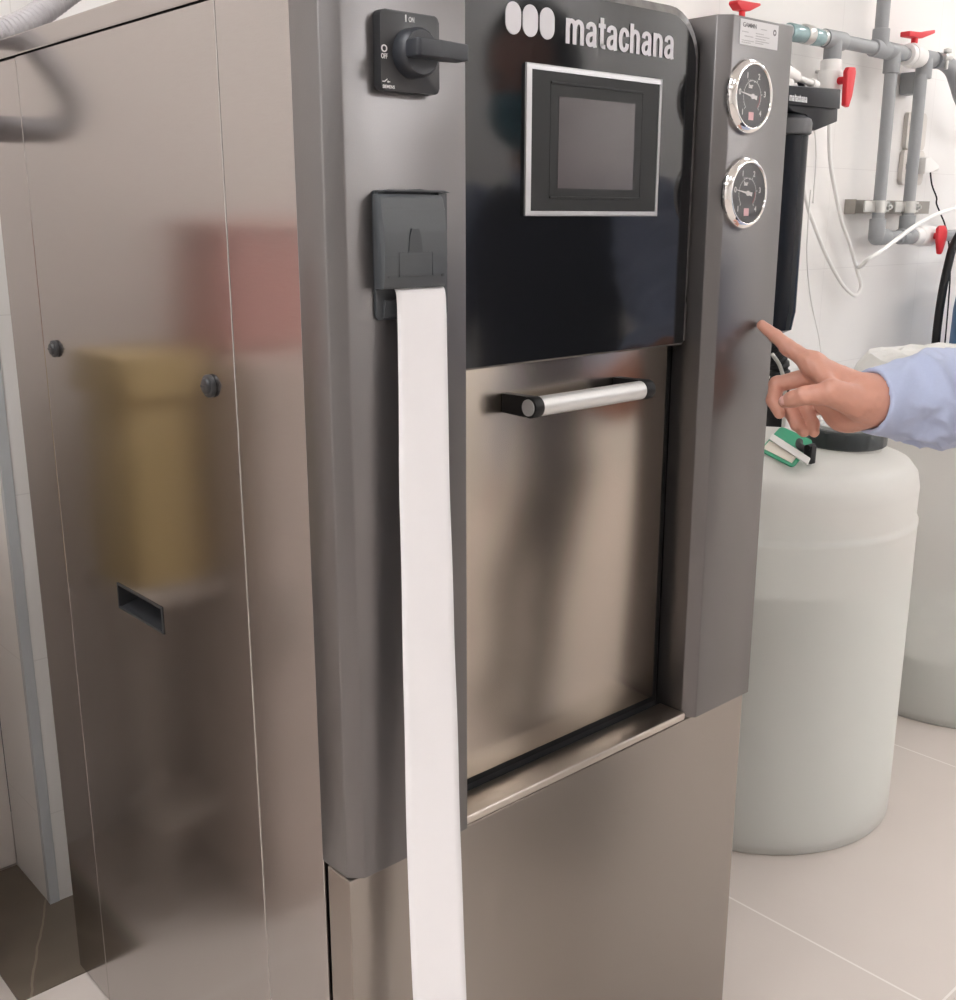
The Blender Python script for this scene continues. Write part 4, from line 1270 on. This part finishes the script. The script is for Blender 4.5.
bm = B(); box(bm, 0.18, 0.195, 1.480, 1.4939, 0.50, 0.62, 0.003)
obj('handle', bm, 'zinc', CB)
RB = thing('supply_box', 'red box mirrored as a red blur beside the yellow bin', 'box', (0.10, 1.67, 1.0))
bm = B(); box(bm, -0.03, 0.228, 1.60, 1.785, 1.0005, 1.19, 0.02)
obj('body', bm, 'bin_red', RB)
bm = B(); box(bm, -0.035, 0.233, 1.595, 1.79, 1.19, 1.215, 0.008)
obj('lid', bm, 'bin_red', RB)

# ================================================================== PERSON
def V3(*a): return np.array(a, np.float32)
itip = V3(1.2011, 0.7925, 1.0899); idip = V3(1.2049, 0.7739, 1.0774); ipip = V3(1.2068, 0.756, 1.0643); imcp = V3(1.2069, 0.7193, 1.047)
mmcp = V3(1.2271, 0.7245, 1.0309); mpip = V3(1.2047, 0.7668, 1.0171); mdip = V3(1.1896, 0.7606, 0.9983); mtip = V3(1.1823, 0.7461, 0.985)
rmcp = V3(1.2461, 0.7216, 1.0129); rpip = V3(1.2118, 0.7498, 0.9849); rdip = V3(1.2002, 0.7304, 0.9703); rtip = V3(1.196, 0.718, 0.9637)
pmcp = V3(1.2614, 0.7151, 0.9966); ppip = V3(1.2184, 0.7293, 0.9842); pdip = V3(1.2055, 0.7119, 0.9729); ptip = V3(1.1996, 0.7062, 0.9643)
cmc = V3(1.1997, 0.6511, 1.0087); tmcp = V3(1.1719, 0.6702, 1.0203); tip_ = V3(1.1575, 0.6986, 1.0155); ttip = V3(1.1573, 0.7238, 1.0051)
wrist = V3(1.2274, 0.6482, 1.0084); heel = V3(1.2245, 0.6786, 0.9826); bmid = V3(1.2194, 0.6879, 1.0268)
elbow = V3(1.468, 0.552, 1.000); shoulder = V3(1.600, 0.350, 1.215)
cuff = V3(1.2258, 0.6511, 1.007)
def right_hand(P):
    palm = rcap(P, wrist, imcp, 0.024, 0.0135)
    palm = smin(palm, rcap(P, wrist, mmcp, 0.024, 0.0135), 0.012)
    palm = smin(palm, rcap(P, wrist, rmcp, 0.024, 0.0130), 0.012)
    palm = smin(palm, rcap(P, wrist, pmcp, 0.024, 0.0125), 0.012)
    palm = smin(palm, rcap(P, imcp, mmcp, 0.0130, 0.0130), 0.010)
    palm = smin(palm, rcap(P, mmcp, rmcp, 0.0125, 0.0125), 0.010)
    palm = smin(palm, rcap(P, rmcp, pmcp, 0.0120, 0.0120), 0.010)
    palm = smin(palm, ell(P, heel, (0.022, 0.026, 0.018)), 0.022)
    palm = smin(palm, ell(P, V3(1.224, 0.694, 1.004), (0.026, 0.030, 0.021)), 0.014)
    palm = smin(palm, rcap(P, tmcp + (imcp - tmcp) * 0.25 + V3(0.006, 0, 0), imcp, 0.0095, 0.0095), 0.012)
    palm = smin(palm, rcap(P, cmc, tmcp, 0.020, 0.0165), 0.012)
    palm = smin(palm, rcap(P, wrist, wrist + (elbow - wrist) * 0.35, 0.0275, 0.031), 0.014)
    idx = chain(P, [imcp, ipip, idip, itip], [0.0125, 0.0098, 0.0082, 0.0066], 0.003)
    idx = smin(idx, ell(P, ipip, (0.0102, 0.0102, 0.0102)), 0.003)
    mid = chain(P, [mmcp, mpip, mdip, mtip], [0.0120, 0.0100, 0.0090, 0.0072], 0.003)
    rin = chain(P, [rmcp, rpip, rdip, rtip], [0.0115, 0.0096, 0.0086, 0.0072], 0.003)
    pin = chain(P, [pmcp, ppip, pdip, ptip], [0.0110, 0.0086, 0.0078, 0.0066], 0.003)
    f = smin(idx, mid, 0.0012); f = smin(f, rin, 0.0012); f = smin(f, pin, 0.0012)
    d = smin(palm, f, 0.006)
    th_ = chain(P, [tmcp, tip_, ttip], [0.0150, 0.0108, 0.0082], 0.004)
    th_ = smin(th_, ell(P, tip_ + (ttip - tip_) * 0.55, (0.0098, 0.0098, 0.0098)), 0.005)
    d = smin(d, th_, 0.0035)
    return d + 0.00035 * noise3(P, 260.0, 1.3)

lhand = V3(1.40, -0.04, 0.80)
hd = V3(1.450, 0.200, 1.455)
face = V3(-0.90, 0.43, -0.12); face /= np.linalg.norm(face)
side_ = np.cross(face, V3(0, 0, 1)); side_ /= np.linalg.norm(side_)
upv = np.cross(side_, face)
def head_sdf(P):
    Rm = np.stack([face, side_, upv], 1)
    d = ell(P, hd + upv * 0.025, (0.094, 0.074, 0.098), Rm)
    d = smin(d, ell(P, hd + face * 0.022 - upv * 0.055, (0.066, 0.056, 0.062), Rm), 0.03)
    d = smin(d, rcap(P, hd + face * 0.085 + upv * 0.005, hd + face * 0.106 - upv * 0.028, 0.008, 0.013), 0.010)   # nose
    for s in (-1, 1):
        d = smin(d, ell(P, hd + side_ * (0.075 * s) - face * 0.008 - upv * 0.004, (0.018, 0.009, 0.030), Rm), 0.006)      # ears
        d = np.maximum(d, -ell(P, hd + face * 0.096 + side_ * (0.031 * s) + upv * 0.012, (0.010, 0.013, 0.009), Rm))      # eye sockets
    d = smin(d, rcap(P, hd + face * 0.072 + side_ * -0.02 - upv * 0.068, hd + face * 0.072 + side_ * 0.02 - upv * 0.068, 0.010, 0.010), 0.006)  # mouth
    d = smin(d, rcap(P, hd - upv * 0.05 - face * 0.02, V3(1.51, 0.185, 1.27), 0.052, 0.058), 0.02)
    return d
def left_hand(P):
    w = lhand; dn = V3(-0.10, 0.06, -1); dn /= np.linalg.norm(dn)
    lat = V3(0.75, -0.65, 0); lat /= np.linalg.norm(lat); inn = np.cross(dn, lat)
    d = rcap(P, w - dn * 0.03, w + dn * 0.02, 0.026, 0.024)
    kn = [w + dn * 0.092 + lat * s for s in (-0.030, -0.010, 0.010, 0.028)]
    for q in kn: d = smin(d, rcap(P, w + dn * 0.01, q, 0.020, 0.0115), 0.010)
    for q, L in zip(kn, (0.068, 0.076, 0.070, 0.055)):
        a = q + dn * L * 0.45 + inn * 0.008; b_ = q + dn * L * 0.75 + inn * 0.022; c_ = q + dn * L * 0.95 + inn * 0.036
        d = smin(d, chain(P, [q, a, b_, c_], [0.0105, 0.0092, 0.0083, 0.0070], 0.003), 0.0015)
    t0 = w + dn * 0.025 - lat * 0.024; t1 = w + dn * 0.062 - lat * 0.045 + inn * 0.012; t2 = w + dn * 0.095 - lat * 0.048 + inn * 0.022
    return smin(d, chain(P, [t0, t1, t2], [0.016, 0.011, 0.008], 0.004), 0.004)
lsh = V3(1.480, 0.0, 1.215); lel = V3(1.46, -0.08, 0.97)
hip = V3(1.565, 0.145, 0.80); chest = V3(1.525, 0.175, 1.12)
def core_sdf(P):
    d = rcap(P, hip, chest, 0.085, 0.095)
    d = smin(d, rcap(P, chest, V3(1.51, 0.185, 1.27), 0.07, 0.055), 0.03)
    for s, e, w_ in ((shoulder, elbow, wrist), (lsh, lel, lhand)):
        d = smin(d, rcap(P, chest + V3(0, 0, 0.07), s, 0.05, 0.045), 0.02)
        d = smin(d, chain(P, [s, e, w_], [0.042, 0.034, 0.024], 0.01), 0.015)
    for sgn in (-1, 1):
        hp = hip + V3(0.02, 0.085 * sgn, -0.02)
        kn = V3(1.46 + 0.02 * sgn, 0.125 + 0.12 * sgn, 0.44); an = V3(1.52, 0.10 + 0.14 * sgn, 0.07)
        d = smin(d, chain(P, [hp, kn, an], [0.072, 0.046, 0.034], 0.02), 0.02)
    return d
PE = thing('person', 'person in light blue shirt pointing a finger at the right column', 'person', (1.56, 0.145, 0))
hand_me = mesh_sdf(right_hand, (1.125, 0.555, 0.935), (1.32, 0.815, 1.115), 0.0014, 'hand')
core_me = mesh_sdf(lambda P: np.minimum(core_sdf(P), np.minimum(head_sdf(P), 1e3)), (1.20, -0.26, 0.0), (1.80, 0.72, 1.60), 0.0085, 'core')
lh_me = mesh_sdf(left_hand, (1.30, -0.16, 0.60), (1.50, 0.08, 0.86), 0.0028, 'lh')
obj('body', join_meshes([hand_me, core_me, lh_me], 'body'), 'skin', PE, smooth='all')
# thumb nail: a thin plate on the camera-facing side of the thumb tip
def plate_nail(c, along, out, l, w):
    along = Vector(along).normalized(); out = Vector(out); out = (out - along * out.dot(along)).normalized(); lat = along.cross(out)
    bm = B()
    nu, nv = 8, 8
    g = []
    for i in range(nu + 1):
        row = []
        for j in range(nv + 1):
            u = (i / nu - 0.5) * 2; v = (j / nv - 0.5) * 2
            uu = u * math.sqrt(max(0, 1 - v * v * 0.35)); 
            ht = -0.36 * (v * v) * w - 0.16 * (u * u) * l
            row.append(bm.verts.new(Vector(c) + along * (uu * l) + lat * (v * w) + out * ht))
        g.append(row)
    for i in range(nu):
        for j in range(nv): bm.faces.new((g[i][j], g[i + 1][j], g[i + 1][j + 1], g[i][j + 1]))
    return bm
tdir = (ttip - tip_) / np.linalg.norm(ttip - tip_)
camdir = -(ttip - V3(0, 0, 1.222)); camdir /= np.linalg.norm(camdir)
outv = camdir * 0.95 + V3(0, 0, 0.25)
outv = outv - tdir * float(outv @ tdir); outv /= np.linalg.norm(outv)
bm = plate_nail(tuple(float(x) for x in (ttip - tdir * 0.0035 + outv * 0.0092)), tuple(float(x) for x in tdir), tuple(float(x) for x in outv), 0.0062, 0.0056)
nl = obj('fingernail', bm, 'nail', PE, smooth='all', label='pink thumbnail')
nm = nl.modifiers.new('t', 'SOLIDIFY'); nm.thickness = 0.0008; nm.offset = -1

def sleeve(P):
    ax_ = (elbow - cuff); L = np.linalg.norm(ax_); ax_ = ax_ / L
    t = (P - cuff) @ ax_
    d = chain(P, [cuff - ax_ * 0.05, cuff + ax_ * 0.10, elbow, shoulder], [0.0345, 0.051, 0.062, 0.080], 0.03)
    # cloth folds
    w = np.clip((t + 0.0) / 0.06, 0, 1)
    q = noise3(P, 34.0, 0.4)
    q2 = noise3(P, 70.0, 2.2)
    d = d - w * (0.0055 * (1 - np.abs(q) * 2.2) + 0.0022 * (1 - np.abs(q2) * 2))
    tilt = ax_ + V3(0.0, 0.0, -0.05); tilt = tilt / np.linalg.norm(tilt)
    cut = -((P - cuff) @ tilt)
    d = np.maximum(d, cut)
    inner = chain(P, [cuff - ax_ * 0.06, cuff + ax_ * 0.06], [0.0322, 0.036], 0.01)
    return np.maximum(d, -inner)
sl = mesh_sdf(sleeve, (1.10, 0.24, 0.86), (1.72, 0.76, 1.34), 0.0032, 'sleeve')
def shirt_rest(P):
    d = chain(P, [lsh, lel, lhand + V3(0.0, 0, 0.02)], [0.075, 0.056, 0.040], 0.03)
    d = smin(d, rcap(P, V3(1.52, 0.18, 1.20), V3(1.508, 0.187, 1.300), 0.085, 0.066), 0.02)
    d = np.maximum(d, P[..., 2] - 1.31)
    return np.maximum(d, -rcap(P, V3(1.52, 0.18, 1.25), V3(1.508, 0.187, 1.36), 0.05, 0.060))
sr = mesh_sdf(shirt_rest, (1.28, -0.22, 0.74), (1.72, 0.40, 1.34), 0.006, 'shirt_rest')
obj('shirt', join_meshes([sl, sr], 'shirt'), 'shirt', PE, smooth='all', label='light blue shirt with loose sleeves')
def vest(P):
    q = P.copy(); c0 = hip + (chest - hip) * 0.5
    d = None
    for z, rx, ry, k_ in ((0, 0.118, 0.165, 0.0), (0.5, 0.115, 0.165, 0), (1.0, 0.122, 0.185, 0)):
        c_ = hip + (chest + V3(0, 0, 0.03) - hip) * z
        e = ell(P, c_, (rx, ry, 0.17))
        d = e if d is None else smin(d, e, 0.06)
    d = np.maximum(d, -(P[..., 2] - 0.74)); d = np.maximum(d, P[..., 2] - 1.285)
    return d
obj('vest', mesh_sdf(vest, (1.36, -0.08, 0.72), (1.72, 0.42, 1.32), 0.008, 'vest'), 'vest', PE, smooth='all', label='dark navy vest')
def trousers(P):
    d = ell(P, hip + V3(0, 0, -0.02), (0.125, 0.165, 0.13))
    for sgn in (-1, 1):
        hp = hip + V3(0.02, 0.085 * sgn, -0.02)
        kn = V3(1.46 + 0.02 * sgn, 0.125 + 0.12 * sgn, 0.44); an = V3(1.52, 0.10 + 0.14 * sgn, 0.06)
        d = smin(d, chain(P, [hp, kn, an], [0.096, 0.070, 0.060], 0.02), 0.012)
    d = np.maximum(d, -(P[..., 2] - 0.055))
    return np.maximum(d, P[..., 2] - 0.88)
obj('trousers', mesh_sdf(trousers, (1.34, -0.16, 0.03), (1.72, 0.42, 0.90), 0.008, 'trousers'), 'trousers', PE, smooth='all', label='charcoal trousers')
for sgn in (-1, 1):
    yb = 0.10 + 0.14 * sgn
    def shoe(P):
        d = rcap(P, V3(1.56, yb, 0.045), V3(1.38, yb + 0.01, 0.032), 0.044, 0.036)
        d = smin(d, rcap(P, V3(1.54, yb, 0.06), V3(1.53, yb, 0.10), 0.042, 0.040), 0.02)
        d = np.maximum(d, P[..., 2] - 0.105)
        return np.maximum(d, -(P[..., 2] - 0.001))
    obj('shoe', mesh_sdf(shoe, (1.32, yb - 0.06, -0.01), (1.62, yb + 0.07, 0.12), 0.006, 'shoe'), 'shoe', PE, smooth='all', label='black shoe')
def hair(P):
    Rm = np.stack([face, side_, upv], 1)
    d = ell(P, hd + upv * 0.034 - face * 0.012, (0.102, 0.085, 0.106), Rm)
    d = smin(d, ell(P, hd - face * 0.05 - upv * 0.03, (0.06, 0.078, 0.075), Rm), 0.03)
    cut = ((P - hd) @ face) - 0.052 - 0.55 * np.maximum(0, ((P - hd) @ upv) - 0.06)
    d = np.maximum(d, cut)
    return d + 0.0025 * noise3(P, 120.0, 0.7)
obj('hair', mesh_sdf(hair, (1.30, 0.06, 1.30), (1.60, 0.34, 1.62), 0.005, 'hair'), 'hair', PE, smooth='all', label='short dark hair')
def fmask(P):
    Rm = np.stack([face, side_, upv], 1)
    d = ell(P, hd + face * 0.028 - upv * 0.048, (0.080, 0.066, 0.066), Rm)
    d = smin(d, rcap(P, hd + face * 0.09 - upv * 0.012, hd + face * 0.108 - upv * 0.032, 0.012, 0.016), 0.015)
    d = np.maximum(d, ((P - hd) @ upv) + 0.012)
    return np.maximum(d, -((P - hd) @ face) + 0.035)
obj('face_mask', mesh_sdf(fmask, (1.30, 0.08, 1.32), (1.52, 0.34, 1.50), 0.004, 'mask'), 'mask', PE, smooth='all', label='teal face mask')
for s in (-1, 1):
    bm = B()
    c_ = hd + face * 0.083 + side_ * (0.031 * s) + upv * 0.012
    bmesh.ops.create_uvsphere(bm, u_segments=16, v_segments=10, radius=0.0105, matrix=Matrix.Translation([float(x) for x in c_]))
    obj('eye', bm, 'eye', PE, smooth='all', label='dark eye')

# ================================================================== CAMERA, LIGHT, COLOUR
MT['lamp'].node_tree.nodes['Principled BSDF'].inputs['Emission Strength'].default_value = 6.2
MT['lamp_front_fill'].node_tree.nodes['Principled BSDF'].inputs['Emission Strength'].default_value = 42.0
MT['lamp_left_fill'].node_tree.nodes['Principled BSDF'].inputs['Emission Strength'].default_value = 26.0
MT['lamp_bright'].node_tree.nodes['Principled BSDF'].inputs['Emission Strength'].default_value = 21.0
w = bpy.data.worlds.new('room_air')
SC.world = w
w.use_nodes = True
w.node_tree.nodes['Background'].inputs[0].default_value = (0.9, 0.92, 1.0, 1)
w.node_tree.nodes['Background'].inputs[1].default_value = 0.05

cam = bpy.data.cameras.new('camera')
co_ = bpy.data.objects.new('camera', cam)
C.objects.link(co_)
co_.location = (0, 0, 1.222)
co_.rotation_euler = (math.radians(90 - 14.566), 0.0, math.radians(47.963 - 90))
cam.sensor_fit = 'VERTICAL'
cam.sensor_height = 24.0
cam.lens = 24.0 * 1085.0 / 1000.0
cam.clip_start = 0.02
SC.camera = co_
SC.view_settings.view_transform = 'Standard'
SC.view_settings.look = 'None'
SC.view_settings.gamma = 1.0
SC.view_settings.use_curve_mapping = False
SC.view_settings.exposure = -0.16
SC.cycles.use_denoising = True
SC.cycles.max_bounces = 12
SC.cycles.transparent_max_bounces = 12
